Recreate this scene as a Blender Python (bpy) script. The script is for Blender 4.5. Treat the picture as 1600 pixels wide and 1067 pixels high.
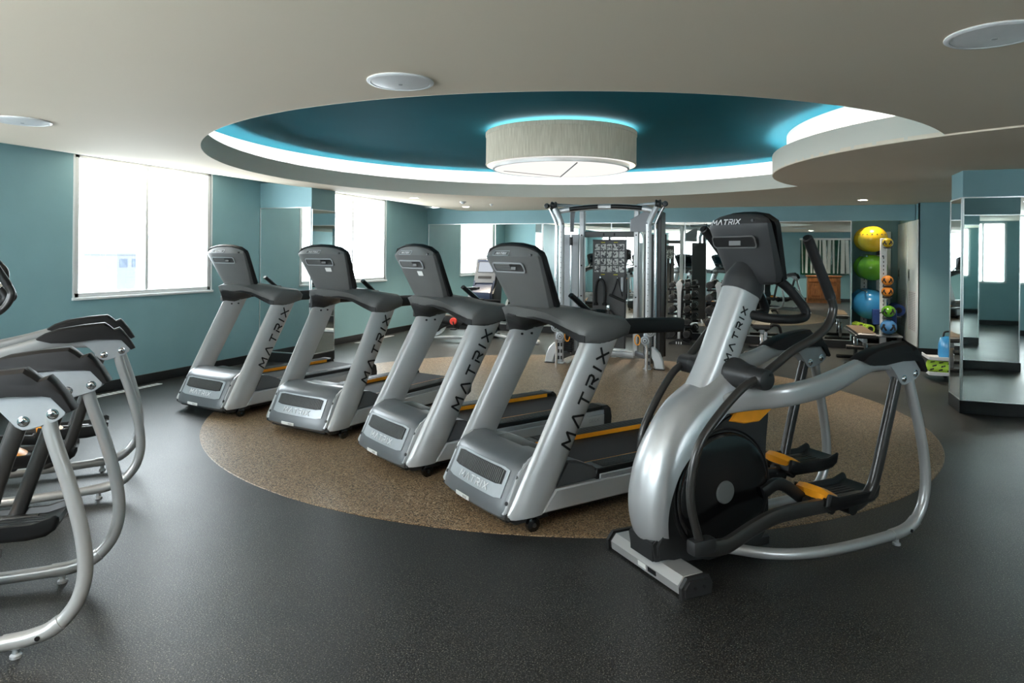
import bpy, bmesh, math, random
from mathutils import Vector, Matrix
random.seed(7)
SC = bpy.context.scene
COL = SC.collection
for o in list(bpy.data.objects): bpy.data.objects.remove(o)
R = math.radians

# ------------------------------------------------------------------ camera, world, exposure
cam_d = bpy.data.cameras.new('camera'); cam = bpy.data.objects.new('camera', cam_d); COL.objects.link(cam)
cam_d.sensor_width = 36; cam_d.lens = 24.0; cam_d.shift_y = -0.0847; cam_d.clip_start = .05; cam_d.clip_end = 300
cam.matrix_world = Matrix.Translation((0, 0, 1.5)) @ Matrix.Rotation(R(20.8), 4, 'Z') @ Matrix.Rotation(R(90), 4, 'X') @ Matrix.Rotation(.009, 4, 'Z')
SC.camera = cam
SC.view_settings.view_transform = 'Standard'; SC.view_settings.look = 'None'
SC.view_settings.exposure = 1.75; SC.view_settings.gamma = 1.0; SC.view_settings.use_curve_mapping = False
W = bpy.data.worlds.new('world'); SC.world = W; W.use_nodes = True
W.node_tree.nodes['Background'].inputs[0].default_value = (.91, .96, 1.0, 1)
W.node_tree.nodes['Background'].inputs[1].default_value = 5.4
SKY = 6.0
FILL = 1.0

def portal(name, loc, rot, sx, sy):
    l = bpy.data.lights.new(name, 'AREA'); l.shape = 'RECTANGLE'; l.size = sx; l.size_y = sy
    l.cycles.is_portal = True
    o = bpy.data.objects.new(name, l); COL.objects.link(o); o.location = loc; o.rotation_euler = rot
    return o
# daylight portals in the window openings (left wall, rear wall, right part of the back wall)
LW = [(.74, 2.56), (4.93, 6.74), (8.97, 10.94)]
for a, b in LW: portal('window_portal', (-6.80, (a+b)/2, 1.75), (0, R(-90), 0), 1.48, b-a)
RW = [(-6.1, -4.2), (-3.6, -1.7), (3.4, 5.2)]
for a, b in RW: portal('window_portal', ((a+b)/2, -.75, 1.70), (R(-90), 0, 0), b-a, 1.4)
portal('window_portal', (4.55, 12.35, 1.68), (R(90), 0, 0), 1.0, 1.4)

# ------------------------------------------------------------------ materials
MATS = {}
def mat(name, col, rough=.5, metal=0., spec=.5, var=0., scale=30., bump=0., bscale=200., emit=None, estr=0., coat=0., trans=0.):
    if name in MATS: return MATS[name]
    m = bpy.data.materials.new(name); m.use_nodes = True; n = m.node_tree.nodes; l = m.node_tree.links
    b = n['Principled BSDF']
    b.inputs['Base Color'].default_value = (*col, 1); b.inputs['Roughness'].default_value = rough
    b.inputs['Metallic'].default_value = metal; b.inputs['Specular IOR Level'].default_value = spec
    b.inputs['Coat Weight'].default_value = coat; b.inputs['Coat Roughness'].default_value = .15
    tc = n.new('ShaderNodeTexCoord')
    if var > 0:
        t = n.new('ShaderNodeTexNoise'); t.inputs['Scale'].default_value = scale; t.inputs['Detail'].default_value = 4
        l.new(tc.outputs['Object'], t.inputs['Vector'])
        r = n.new('ShaderNodeValToRGB')
        r.color_ramp.elements[0].color = (*[c*(1-var) for c in col], 1); r.color_ramp.elements[0].position = .3
        r.color_ramp.elements[1].color = (*[min(1, c*(1+var)) for c in col], 1); r.color_ramp.elements[1].position = .7
        l.new(t.outputs['Fac'], r.inputs['Fac']); l.new(r.outputs['Color'], b.inputs['Base Color'])
    if bump > 0:
        t = n.new('ShaderNodeTexNoise'); t.inputs['Scale'].default_value = bscale; t.inputs['Detail'].default_value = 3
        l.new(tc.outputs['Object'], t.inputs['Vector'])
        u = n.new('ShaderNodeBump'); u.inputs['Strength'].default_value = bump; u.inputs['Distance'].default_value = .002
        l.new(t.outputs['Fac'], u.inputs['Height']); l.new(u.outputs['Normal'], b.inputs['Normal'])
    if emit:
        b.inputs['Emission Color'].default_value = (*emit, 1); b.inputs['Emission Strength'].default_value = estr
    MATS[name] = m
    return m

def speckle(name, base, flecks, rough, scale, bump=.25, sheen=None):
    """rubber flooring: dark or tan base with granule flecks of several colours"""
    m = bpy.data.materials.new(name); m.use_nodes = True; n = m.node_tree.nodes; l = m.node_tree.links
    b = n['Principled BSDF']; tc = n.new('ShaderNodeTexCoord')
    prev = None
    rgb = n.new('ShaderNodeRGB'); rgb.outputs[0].default_value = (*base, 1); prev = rgb.outputs[0]
    for i, (c, sc, lo, hi) in enumerate(flecks):
        v = n.new('ShaderNodeTexNoise'); v.inputs['Scale'].default_value = sc; v.inputs['Detail'].default_value = 2.5
        v.inputs['Roughness'].default_value = .7
        mp = n.new('ShaderNodeMapping'); mp.inputs['Location'].default_value = (13.7*i, 5.1*i, 0)
        l.new(tc.outputs['Object'], mp.inputs['Vector']); l.new(mp.outputs['Vector'], v.inputs['Vector'])
        r = n.new('ShaderNodeMapRange'); r.inputs['From Min'].default_value = lo; r.inputs['From Max'].default_value = hi
        l.new(v.outputs['Fac'], r.inputs['Value'])
        x = n.new('ShaderNodeMix'); x.data_type = 'RGBA'
        l.new(r.outputs['Result'], x.inputs[0]); l.new(prev, x.inputs[6]); x.inputs[7].default_value = (*c, 1)
        prev = x.outputs[2]
    l.new(prev, b.inputs['Base Color'])
    b.inputs['Roughness'].default_value = rough; b.inputs['Specular IOR Level'].default_value = .5
    # broad worn/smudged roughness
    w = n.new('ShaderNodeTexNoise'); w.inputs['Scale'].default_value = 1.3; w.inputs['Detail'].default_value = 5
    l.new(tc.outputs['Object'], w.inputs['Vector'])
    rr = n.new('ShaderNodeMapRange'); rr.inputs['To Min'].default_value = rough-.05; rr.inputs['To Max'].default_value = rough+.08
    l.new(w.outputs['Fac'], rr.inputs['Value']); l.new(rr.outputs['Result'], b.inputs['Roughness'])
    bn = n.new('ShaderNodeTexNoise'); bn.inputs['Scale'].default_value = scale; bn.inputs['Detail'].default_value = 3
    l.new(tc.outputs['Object'], bn.inputs['Vector'])
    u = n.new('ShaderNodeBump'); u.inputs['Strength'].default_value = bump; u.inputs['Distance'].default_value = .003
    l.new(bn.outputs['Fac'], u.inputs['Height']); l.new(u.outputs['Normal'], b.inputs['Normal'])
    MATS[name] = m
    return m

def emitter(name, col, s):
    m = bpy.data.materials.new(name); m.use_nodes = True; n = m.node_tree.nodes
    n.remove(n['Principled BSDF']); e = n.new('ShaderNodeEmission'); e.inputs[0].default_value = (*col, 1); e.inputs[1].default_value = s
    m.node_tree.links.new(e.outputs[0], n['Material Output'].inputs[0]); MATS[name] = m
    return m

m_floor = speckle('dark_rubber', (.0075, .008, .0085), [((.032, .034, .038), 150, .50, .55), ((.23, .22, .175), 170, .585, .63), ((.0015, .0015, .0015), 145, .53, .57)], .40, 160, .4)
m_tan = speckle('tan_rubber', (.21, .122, .060), [((.42, .275, .150), 105, .49, .54), ((.016, .008, .004), 115, .52, .56), ((.62, .48, .32), 125, .58, .62)], .41, 130, .3)
m_wall = mat('teal_wall_paint', (.225, .400, .440), .5, var=.03, scale=3, bump=.05, bscale=300)
m_ceil = mat('ceiling_paint', (.79, .685, .545), .8, var=.01, scale=2)
m_fascia = mat('fascia_paint', (.70, .67, .585), .75, var=.01, scale=2)
m_cove = mat('cove_paint', (.80, .80, .78), .7, var=.01, scale=2)
m_tray = mat('tray_paint', (.014, .135, .180), .75, spec=.05, var=.03, scale=2)
m_base = mat('black_baseboard', (.010, .011, .012), .4, var=.1)
m_mirror = mat('mirror_silver', (.80, .86, .84), .015, 1., var=0)
m_alu = mat('brushed_aluminium', (.72, .73, .73), .3, 1., var=.05, scale=60)
m_trim = mat('window_trim_paint', (.62, .64, .65), .45, var=.02)
m_sill = mat('window_sill', (.72, .76, .78), .35, var=.02)
m_silver = mat('silver_paint', (.57, .575, .58), .32, .30, var=.015, scale=8, coat=.5)
m_econ = mat('dark_console_plastic', (.038, .039, .041), .46, 0, var=.05, scale=14, bump=.08, bscale=500)
m_tube = mat('silver_tube_paint', (.44, .44, .44), .32, .45, var=.015, scale=8, coat=.4)
m_pad = mat('moulded_pad_plastic', (.009, .008, .0085), .5, 0, .3, var=.06, scale=15)
m_silver2 = mat('satin_silver_shell', (.54, .545, .555), .36, .60, var=.015, scale=8, coat=.25)
m_grey = mat('grey_shroud', (.145, .152, .160), .38, .30, var=.03, scale=10, coat=.15)
m_con = mat('grey_console_plastic', (.125, .127, .124), .48, .1, var=.03, scale=12, bump=.1, bscale=600)
m_dgrey = mat('charcoal_plastic', (.021, .0215, .0225), .42, 0, var=.06, scale=15, bump=.08, bscale=500)
m_arm = mat('charcoal_tube_paint', (.040, .037, .035), .34, .3, var=.04, coat=.3)
m_black = mat('black_plastic', (.007, .007, .0075), .4, 0, var=.1, scale=20)
m_gloss = mat('gloss_black', (.004, .004, .0045), .12, 0, var=.1, coat=.5)
m_rubber = mat('black_grip_rubber', (.009, .009, .010), .5, 0, var=.12, scale=30, bump=.1, bscale=500)
m_belt = mat('running_belt', (.006, .0065, .008), .65, 0, .25, var=.12, scale=40, bump=.15, bscale=700)
m_orange = mat('orange_plastic', (.95, .36, .015), .4, 0, var=.04)
m_chrome = mat('chrome', (.80, .80, .82), .12, 1., var=.02)
m_white = mat('white_plastic', (.78, .79, .80), .4, 0, var=.02)
m_lite = mat('pale_grey_plastic', (.42, .44, .46), .38, .3, var=.03, coat=.2)
m_sticker = mat('white_sticker', (.80, .80, .78), .5, 0, var=.03)
m_yellow = mat('yellow_sticker', (.85, .75, .02), .5, 0, var=.04)
m_screen = mat('screen_glass', (.006, .008, .010), .08, 0, var=.05)
m_red = mat('red_plastic', (.70, .05, .03), .35, 0, var=.05)
m_navy = mat('navy_plastic', (.022, .035, .075), .35, 0, var=.05, coat=.3)
m_fab = None

# ------------------------------------------------------------------ mesh helpers
def obj(name, bm, m, parent=None, smooth=True, ang=38, kind=None):
    bmesh.ops.recalc_face_normals(bm, faces=bm.faces[:])
    me = bpy.data.meshes.new(name); bm.to_mesh(me); bm.free()
    me.materials.append(m)
    if smooth:
        for p in me.polygons: p.use_smooth = True
        me.set_sharp_from_angle(angle=R(ang))
    o = bpy.data.objects.new(name, me); COL.objects.link(o)
    if parent: o.parent = parent
    if kind: o['kind'] = kind
    return o
def struct(name, bm, m, parent=None, smooth=False):
    o = obj(name, bm, m, parent, smooth); o['kind'] = 'structure'; return o
def thing(name, label, cat, loc=(0, 0, 0), rotz=0, group=None):
    o = bpy.data.objects.new(name, None); COL.objects.link(o); o.empty_display_size = .1
    o.location = loc; o.rotation_euler = (0, 0, rotz); o['label'] = label; o['category'] = cat
    if group: o['group'] = group
    return o
def tag(o, label, cat, group=None):
    o['label'] = label; o['category'] = cat
    if group: o['group'] = group
    return o
def dup(root, loc, rotz, label, group=None):
    def cp(o, par):
        c = o.copy(); COL.objects.link(c); c.parent = par
        for ch in list(o.children): cp(ch, c)
        return c
    r = root.copy(); COL.objects.link(r); r.location = loc; r.rotation_euler = (0, 0, rotz); r['label'] = label
    if group: r['group'] = group
    for ch in list(root.children): cp(ch, r)
    return r
def B(): return bmesh.new()
def box(bm, c, s, rot=None, bev=0., seg=1):
    r = bmesh.ops.create_cube(bm, size=1.0)
    vs = r['verts']
    M = Matrix.Translation(c) @ (rot.to_4x4() if rot else Matrix()) @ Matrix.Diagonal((*s, 1))
    bmesh.ops.transform(bm, matrix=M, verts=vs)
    if bev > 0:
        es = list({e for v in vs for e in v.link_edges})
        bmesh.ops.bevel(bm, geom=es, offset=bev, segments=seg, affect='EDGES', profile=.6)
    return bm
def bx(x0, x1, y0, y1, z0, z1, bev=0., bm=None):
    bm = bm or B(); return box(bm, ((x0+x1)/2, (y0+y1)/2, (z0+z1)/2), (abs(x1-x0), abs(y1-y0), abs(z1-z0)), None, bev)
def cyl(bm, p0, p1, r0, r1=None, seg=20, caps=True):
    r1 = r0 if r1 is None else r1
    p0 = Vector(p0); p1 = Vector(p1); d = (p1-p0)
    q = d.to_track_quat('Z', 'Y').to_matrix()
    a = []; b = []
    for i in range(seg):
        t = 2*math.pi*i/seg; v = q @ Vector((math.cos(t), math.sin(t), 0))
        a.append(bm.verts.new(p0+v*r0)); b.append(bm.verts.new(p1+v*r1))
    for i in range(seg):
        j = (i+1) % seg; bm.faces.new((a[i], a[j], b[j], b[i]))
    if caps: bm.faces.new(a[::-1]); bm.faces.new(b)
    return bm
def lathe(bm, prof, seg=32, c=(0, 0, 0), axis='Z'):
    rings = []
    for r, z in prof:
        ring = []
        if r < 1e-5:
            ring = [None]
        for i in range(seg if r >= 1e-5 else 1):
            t = 2*math.pi*i/seg; x, y = r*math.cos(t), r*math.sin(t)
            p = {'Z': (x, y, z), 'Y': (x, z, y), 'X': (z, x, y)}[axis]
            v = bm.verts.new((p[0]+c[0], p[1]+c[1], p[2]+c[2]))
            if r < 1e-5: ring[0] = v
            else: ring.append(v)
        rings.append(ring)
    for a, b in zip(rings, rings[1:]):
        for i in range(seg):
            j = (i+1) % seg
            if len(a) == 1 and len(b) == 1: continue
            if len(a) == 1: bm.faces.new((a[0], b[j], b[i]))
            elif len(b) == 1: bm.faces.new((a[i], a[j], b[0]))
            else: bm.faces.new((a[i], a[j], b[j], b[i]))
    return bm
def smooth_path(pts, n=6):
    P = [Vector(p) for p in pts]
    if len(P) < 3: return P
    out = []
    for i in range(len(P)-1):
        p0 = P[i-1] if i > 0 else P[i]*2-P[i+1]; p1 = P[i]; p2 = P[i+1]; p3 = P[i+2] if i+2 < len(P) else P[i+1]*2-P[i]
        for k in range(n):
            t = k/n
            out.append(.5*((2*p1)+(p2-p0)*t+(2*p0-5*p1+4*p2-p3)*t*t+(3*p1-p0-3*p2+p3)*t**3))
    out.append(P[-1]); return out
def sup(n=16, e=2.0):
    """unit superellipse profile"""
    o = []
    for i in range(n):
        t = 2*math.pi*i/n + math.pi/n
        c, s = math.cos(t), math.sin(t)
        o.append((math.copysign(abs(c)**(2/e), c), math.copysign(abs(s)**(2/e), s)))
    return o
def sweep(bm, pts, a, b=None, n=6, seg=14, e=2.0, side=None, caps=True, scale=None, smooth=True):
    """tube along pts; a = half width along 'side', b = half width along the other normal"""
    b = a if b is None else b
    P = smooth_path(pts, n) if smooth else [Vector(p) for p in pts]
    prof = sup(seg, e); rings = []; N = len(P)
    S = Vector(side) if side else None
    prevn = None
    for i, p in enumerate(P):
        t = (P[min(i+1, N-1)]-P[max(i-1, 0)]).normalized()
        if S is not None:
            n1 = (S - t*S.dot(t)).normalized()
        else:
            if prevn is None:
                ref = Vector((0, 0, 1)) if abs(t.z) < .9 else Vector((1, 0, 0))
                n1 = (ref - t*ref.dot(t)).normalized()
            else: n1 = (prevn - t*prevn.dot(t)).normalized()
            prevn = n1
        n2 = t.cross(n1); f = i/(N-1)
        sc = scale(f) if scale else (1, 1)
        if not isinstance(sc, tuple): sc = (sc, sc)
        rings.append([bm.verts.new(p+n1*(x*a*sc[0])+n2*(y*b*sc[1])) for x, y in prof])
    for r0, r1 in zip(rings, rings[1:]):
        for i in range(seg):
            j = (i+1) % seg; bm.faces.new((r0[i], r0[j], r1[j], r1[i]))
    if caps: bm.faces.new(rings[0][::-1]); bm.faces.new(rings[-1])
    return bm
def loft(bm, loops, caps=True, closed=True):
    rings = [[bm.verts.new(p) for p in l] for l in loops]; n = len(rings[0])
    for a, b in zip(rings, rings[1:]):
        for i in range(n if closed else n-1):
            j = (i+1) % n; bm.faces.new((a[i], a[j], b[j], b[i]))
    if caps: bm.faces.new(rings[0][::-1]); bm.faces.new(rings[-1])
    return bm
def prism(bm, poly, y0, y1, bev=0., seg=1):
    """polygon in (x,z) extruded along y"""
    a = [bm.verts.new((x, y0, z)) for x, z in poly]; b = [bm.verts.new((x, y1, z)) for x, z in poly]; n = len(poly)
    fs = [bm.faces.new(a[::-1]), bm.faces.new(b)]
    for i in range(n):
        j = (i+1) % n; fs.append(bm.faces.new((a[i], a[j], b[j], b[i])))
    if bev > 0:
        es = list({e for f in fs[:2] for e in f.edges})
        bmesh.ops.bevel(bm, geom=es, offset=bev, segments=seg, affect='EDGES')
    return bm
def rrect(w, h, r, n=4):
    o = []
    for cx, cy, a0 in ((w/2-r, h/2-r, 0), (-w/2+r, h/2-r, 90), (-w/2+r, -h/2+r, 180), (w/2-r, -h/2+r, 270)):
        for k in range(n+1):
            t = R(a0+90*k/n); o.append((cx+r*math.cos(t), cy+r*math.sin(t)))
    return o
def plate(bm, poly, O, U, V, d):
    """2D polygon laid on plane O,U,V, thickness d along U x V"""
    O, U, V = Vector(O), Vector(U), Vector(V); N = U.cross(V).normalized()
    a = [bm.verts.new(O+U*x+V*y) for x, y in poly]; b = [bm.verts.new(O+U*x+V*y+N*d) for x, y in poly]; n = len(poly)
    bm.faces.new(a[::-1]); bm.faces.new(b)
    for i in range(n):
        j = (i+1) % n; bm.faces.new((a[i], a[j], b[j], b[i]))
    return bm
def frame(bm, w, h, t, O, U, V, d, r=.01):
    O, U, V = Vector(O), Vector(U), Vector(V); N = U.cross(V).normalized()
    A = rrect(w, h, r); C = rrect(w-2*t, h-2*t, max(r-t*.5, .002)); n = len(A)
    def mk(P, k): return [bm.verts.new(O+U*x+V*y+N*k) for x, y in P]
    a0, a1, c0, c1 = mk(A, 0), mk(A, d), mk(C, 0), mk(C, d)
    for i in range(n):
        j = (i+1) % n
        bm.faces.new((a0[i], a0[j], a1[j], a1[i])); bm.faces.new((a1[i], a1[j], c1[j], c1[i])); bm.faces.new((c1[i], c1[j], c0[j], c0[i]))
        bm.faces.new((c0[i], c0[j], a0[j], a0[i]))
    return bm
GL = {'M': (1.3, [[(0, 0), (.12, 1), (.65, .30), (1.18, 1), (1.3, 0)]]), 'A': (1.15, [[(0, 0), (.55, 1), (.62, 1), (1.15, 0)]]),
      'T': (1.05, [[(0, 1), (1.05, 1)], [(.52, 1), (.52, 0)]]), 'R': (1.0, [[(0.05, 0), (.05, .62)], [(0, 1), (.85, 1), (.98, .85), (.98, .62), (.85, .45), (.30, .45)], [(.5, .45), (1.0, 0)]]),
      'I': (.12, [[(.06, 0), (.06, 1)]]), 'X': (1.05, [[(0, 0), (1.05, 1)], [(0, 1), (1.05, 0)]]),
      'D': (1.0, [[(0, 0), (0, 1), (.75, 1), (1, .8), (1, .2), (.75, 0), (0, 0)]]), 'E': (.85, [[(.85, 1), (0, 1), (0, 0), (.85, 0)], [(0, .5), (.7, .5)]]),
      'C': (.95, [[(.95, 1), (.15, 1), (0, .85), (0, .15), (.15, 0), (.95, 0)]]), 'K': (.95, [[(0, 0), (0, 1)], [(.95, 1), (.1, .5), (.95, 0)]]),
      'U': (.95, [[(0, 1), (0, .15), (.15, 0), (.8, 0), (.95, .15), (.95, 1)]]), 'L': (.8, [[(0, 1), (0, 0), (.8, 0)]]), 'S': (.9, [[(.9, 1), (0, 1), (0, .5), (.9, .5), (.9, 0), (0, 0)]])}
def lettering(bm, text, O, U, V, h, t=.14, d=.002, gap=.42):
    """stroke letters centred on O; U = reading direction, V = letter up"""
    O, U, V = Vector(O), Vector(U).normalized(), Vector(V).normalized(); N = U.cross(V).normalized()
    wid = sum(GL[c][0] for c in text)+gap*(len(text)-1); x = -wid/2
    for c in text:
        w, st = GL[c]
        for s in st:
            for p, q in zip(s, s[1:]):
                p = Vector((p[0]+x, p[1]-.5)); q = Vector((q[0]+x, q[1]-.5)); dd = (q-p).normalized(); nn = Vector((-dd.y, dd.x))*t/2; p = p-dd*t*.25; q = q+dd*t*.25
                quad = [p-nn, q-nn, q+nn, p+nn]
                lo = [bm.verts.new(O+(U*k.x+V*k.y)*h) for k in quad]; hi = [bm.verts.new(O+(U*k.x+V*k.y)*h+N*d) for k in quad]
                bm.faces.new(hi); bm.faces.new(lo[::-1])
                for i in range(4): bm.faces.new((lo[i], lo[(i+1) % 4], hi[(i+1) % 4], hi[i]))
        x += w+gap
    return bm

# ------------------------------------------------------------------ room shell
def arch_glass():
    m = bpy.data.materials.new('window_glass'); m.use_nodes = True; n = m.node_tree.nodes; l = m.node_tree.links
    n.remove(n['Principled BSDF']); t = n.new('ShaderNodeBsdfTransparent'); g = n.new('ShaderNodeBsdfGlossy'); x = n.new('ShaderNodeMixShader')
    t.inputs[0].default_value = (.95, .975, .98, 1); g.inputs['Roughness'].default_value = .02; x.inputs[0].default_value = .05
    l.new(t.outputs[0], x.inputs[1]); l.new(g.outputs[0], x.inputs[2]); l.new(x.outputs[0], n['Material Output'].inputs[0])
    return m
m_glass = arch_glass()
XL, XR, YB, YR, ZC, ZW = -6.65, 5.5, 12.57, -.6, 2.37, 2.49
YA = 14.1
struct('floor', bx(-7.0, 5.8, -.9, 14.4, -.12, 0), m_floor)
C0 = Vector((-2.01, 6.66)); R1 = 3.33; L0 = Vector((2.69, 7.73)); R2 = 2.69
bm = B(); lathe(bm, [(0, .0035), (3.312, .0035), (3.318, .0)], 128, (C0.x, C0.y, 0)); struct('floor_inlay', bm, m_tan)

def rad(th, r1=R1, r2=R2):
    d = L0-C0; dd = d.length; ph = th-math.atan2(d.y, d.x); ph = (ph+math.pi) % (2*math.pi)-math.pi
    if abs(ph) < math.asin(min(1, r2/dd)):
        k = dd*math.cos(ph)-math.sqrt(max(0, r2*r2-(dd*math.sin(ph))**2))
        return min(r1, k)
    return r1
def thetas(r1, r2, extra=(), n=160):
    d = L0-C0; dd = d.length; a = (dd*dd+r1*r1-r2*r2)/(2*dd); b = math.acos(a/r1); p0 = math.atan2(d.y, d.x)
    T = [2*math.pi*i/n-math.pi for i in range(n)]+[p0+b, p0-b]+list(extra)
    T = [(t+math.pi) % (2*math.pi)-math.pi for t in T]
    return sorted(set(round(t, 6) for t in T))
def P2(th, r): return (C0.x+r*math.cos(th), C0.y+r*math.sin(th))
# flat ceiling with the round opening
X0, X1, Y0, Y1 = -5.54, XR+.2, YR-.2, YA+.2
corners = [math.atan2(y-C0.y, x-C0.x) for x in (X0, X1) for y in (Y0, Y1)]
T = thetas(R1, R2, corners)
bm = B(); inn = []; out = []
for t in T:
    c, s = math.cos(t), math.sin(t); inn.append(bm.verts.new((*P2(t, rad(t)), ZC)))
    k = min([((X1 if c > 0 else X0)-C0.x)/c if abs(c) > 1e-9 else 1e9, ((Y1 if s > 0 else Y0)-C0.y)/s if abs(s) > 1e-9 else 1e9])
    out.append(bm.verts.new((*P2(t, k), ZC)))
for i in range(len(T)):
    j = (i+1) % len(T); bm.faces.new((inn[i], out[i], out[j], inn[j]))
# cove towards the window wall: the ceiling flares up
prof = [(-5.54, ZC), (-5.75, ZC+.006), (-5.95, ZC+.022), (-6.2, ZC+.055), (-6.45, ZC+.092), (-6.68, ZC+.124)]
for (xa, za), (xb, zb) in zip(prof, prof[1:]):
    bm.faces.new([bm.verts.new(p) for p in ((xa, Y0, za), (xa, Y1, za), (xb, Y1, zb), (xb, Y0, zb))])
bmesh.ops.remove_doubles(bm, verts=bm.verts[:], dist=1e-5)
struct('ceiling', bm, m_ceil, smooth=True)
# round lowered soffit beside the opening
bm = B(); lathe(bm, [(0, ZC-.012), (R2-.004, ZC-.012), (R2, ZC-.006), (R2, ZC+.02)], 128, (L0.x, L0.y, 0)); struct('ceiling_soffit', bm, m_ceil, smooth=True)
ZT = 2.765
def ringwall(name, m, r1, r2, z0, z1, r1b=None, r2b=None):
    TT = thetas(r1, r2); r1b = r1b or r1; r2b = r2b or r2
    b = B(); lo = [b.verts.new((*P2(t, rad(t, r1, r2)), z0)) for t in TT]; hi = [b.verts.new((*P2(t, rad(t, r1b, r2b)), z1)) for t in TT]
    for i in range(len(TT)):
        j = (i+1) % len(TT); b.faces.new((lo[i], lo[j], hi[j], hi[i]))
    return struct(name, b, m, smooth=True)
ringwall('trim_fascia', m_fascia, R1, R2, ZC-.001, 2.56)
ringwall('trim_fascia_cap', m_fascia, R1, R2, 2.56, 2.56, R1+.03, R2-.03)
ringwall('trim_fascia_back', m_cove, R1+.03, R2-.03, 2.56, 2.46)
ringwall('trim_cove_ledge', m_cove, R1+.03, R2-.03, 2.46, 2.46, R1+.28, R2-.14)
ringwall('trim_cove_wall', m_cove, R1+.28, R2-.14, 2.46, ZT)
TT = thetas(R1+.3, R2-.16); bm = B(); bm.faces.new([bm.verts.new((*P2(t, rad(t, R1+.3, R2-.16)), ZT)) for t in TT]); struct('ceiling_tray', bm, m_tray)
# LED strip lying on the cove ledge, hidden behind the fascia lip
m_led = emitter('led_strip', (.97, .98, 1.0), 12.0)
TT = thetas(R1+.06, R2-.05); bm = B()
a = [bm.verts.new((*P2(t, rad(t, R1+.06, R2-.05)), 2.475)) for t in TT]; b_ = [bm.verts.new((*P2(t, rad(t, R1+.09, R2-.08)), 2.475)) for t in TT]
for i in range(len(TT)):
    j = (i+1) % len(TT); bm.faces.new((a[i], a[j], b_[j], b_[i]))
o = struct('trim_led_strip', bm, m_led); 

# left wall with three windows
ZS = 1.02
bm = B(); bx(XL-.25, XL, YR-.2, YB+.2, 0, ZS, bm=bm)
ys = [YR-.2]+[v for w in LW for v in w]+[YB+.2]
for i in range(0, len(ys), 2): bx(XL-.25, XL, ys[i], ys[i+1], ZS, 2.62, bm=bm)
for a, b_ in LW: bx(XL-.25, XL-.02, a, b_, 2.492, 2.62, bm=bm)
struct('wall_left', bm, m_wall)
def window(n, y0, y1, z0, z1, ymid):
    f = B()
    for (ya, yb, za, zb) in ((y0, y0+.05, z0, z1), (y1-.05, y1, z0, z1), (y0, y1, z0, z0+.045), (y0, y1, z1-.03, z1)): bx(XL-.262, XL-.005, ya, yb, za, zb, .004, f)
    fo = struct('window_%d' % n, f, m_trim)
    g = B(); bx(XL-.075, XL-.03, ymid-.02, ymid+.02, z0+.045, z1-.03, .004, g); struct('window_mullion', g, m_trim, fo)
    for a, b2 in ((y0+.05, ymid-.02), (ymid+.02, y1-.05)):
        struct('window_pane', bx(XL-.062, XL-.056, a, b2, z0+.045, z1-.03), m_glass, fo)
    struct('window_sill', bx(XL-.05, XL+.025, y0-.03, y1+.03, z0-.028, z0, .004), m_sill, fo)
    e = B(); bx(XL-.02, XL+.004, y0-.022, y0, z0, z1, .001, e); bx(XL-.02, XL+.004, y1, y1+.022, z0, z1, .001, e); struct('window_casing', e, m_sill, fo)
for i, ((a, b_), ym) in enumerate(zip(LW, (1.65, 5.82, 9.93))): window(i+1, a, b_, ZS, 2.487, ym)
# mirrored pier between the windows
struct('wall_pier', bx(XL, -5.79, 7.63, 8.16, 0, 2.46), m_wall)
# rear wall (behind the camera) with windows
bm = B(); bx(XL-.25, XR+.25, YR-.25, YR, 0, 1.0, bm=bm); xs = [XL-.25]+[v for w in RW for v in w]+[XR+.25]
for i in range(0, len(xs), 2): bx(xs[i], xs[i+1], YR-.25, YR, 1.0, 2.62, bm=bm)
for a, b_ in RW: bx(a, b_, YR-.25, YR, 2.36, 2.62, bm=bm)
struct('wall_rear', bm, m_wall)
for k, (a, b_) in enumerate(RW):
    f = B()
    for (xa, xb, za, zb) in ((a, a+.05, 1.0, 2.36), (b_-.05, b_, 1.0, 2.36), (a, b_, 1.0, 1.045), (a, b_, 2.33, 2.36), ((a+b_)/2-.02, (a+b_)/2+.02, 1.045, 2.33)): bx(xa, xb, YR-.09, YR-.01, za, zb, 0, f)
    fo = struct('window_%d' % (k+4), f, m_trim)
    for xa, xb in ((a+.05, (a+b_)/2-.02), ((a+b_)/2+.02, b_-.05)): struct('window_pane', bx(xa, xb, YR-.06, YR-.055, 1.045, 2.33), m_glass, fo)
# back wall, header, alcove, right parts
bm = B(); bx(XL-.25, 1.25, YB, YB+.22, 0, 2.45, bm=bm); bx(1.25, 2.16, YB, YB+.12, 2.112, 2.45, bm=bm)
bx(1.13, 1.25, YB+.22, YA, 0, 2.45, bm=bm); bx(1.0, 2.35, YA, YA+.2, 0, 2.45, bm=bm); bx(2.17, 2.45, 12.32, YA, 0, 2.45, bm=bm)
struct('wall_back', bm, m_wall)
bm = B(); bx(2.16, 4.1, 12.2, 12.4, 0, 2.45, bm=bm); bx(5.0, XR+.25, 12.2, 12.4, 0, 2.45, bm=bm); bx(4.1, 5.0, 12.2, 12.4, 0, .95, bm=bm); bx(4.1, 5.0, 12.2, 12.4, 2.34, 2.45, bm=bm)
bx(2.16, 2.18, 12.2, 12.33, 0, 2.45, bm=bm)
struct('wall_back_right', bm, m_wall)
f = B()
for (xa, xb, za, zb) in ((4.1, 4.14, .95, 2.34), (4.96, 5.0, .95, 2.34), (4.1, 5.0, .95, .99), (4.1, 5.0, 2.31, 2.34), (4.53, 4.57, .99, 2.31)): bx(xa, xb, 12.22, 12.3, za, zb, 0, f)
fo = struct('window_7', f, m_trim); struct('window_pane', bx(4.14, 4.96, 12.26, 12.265, .99, 2.31), m_glass, fo)
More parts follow.
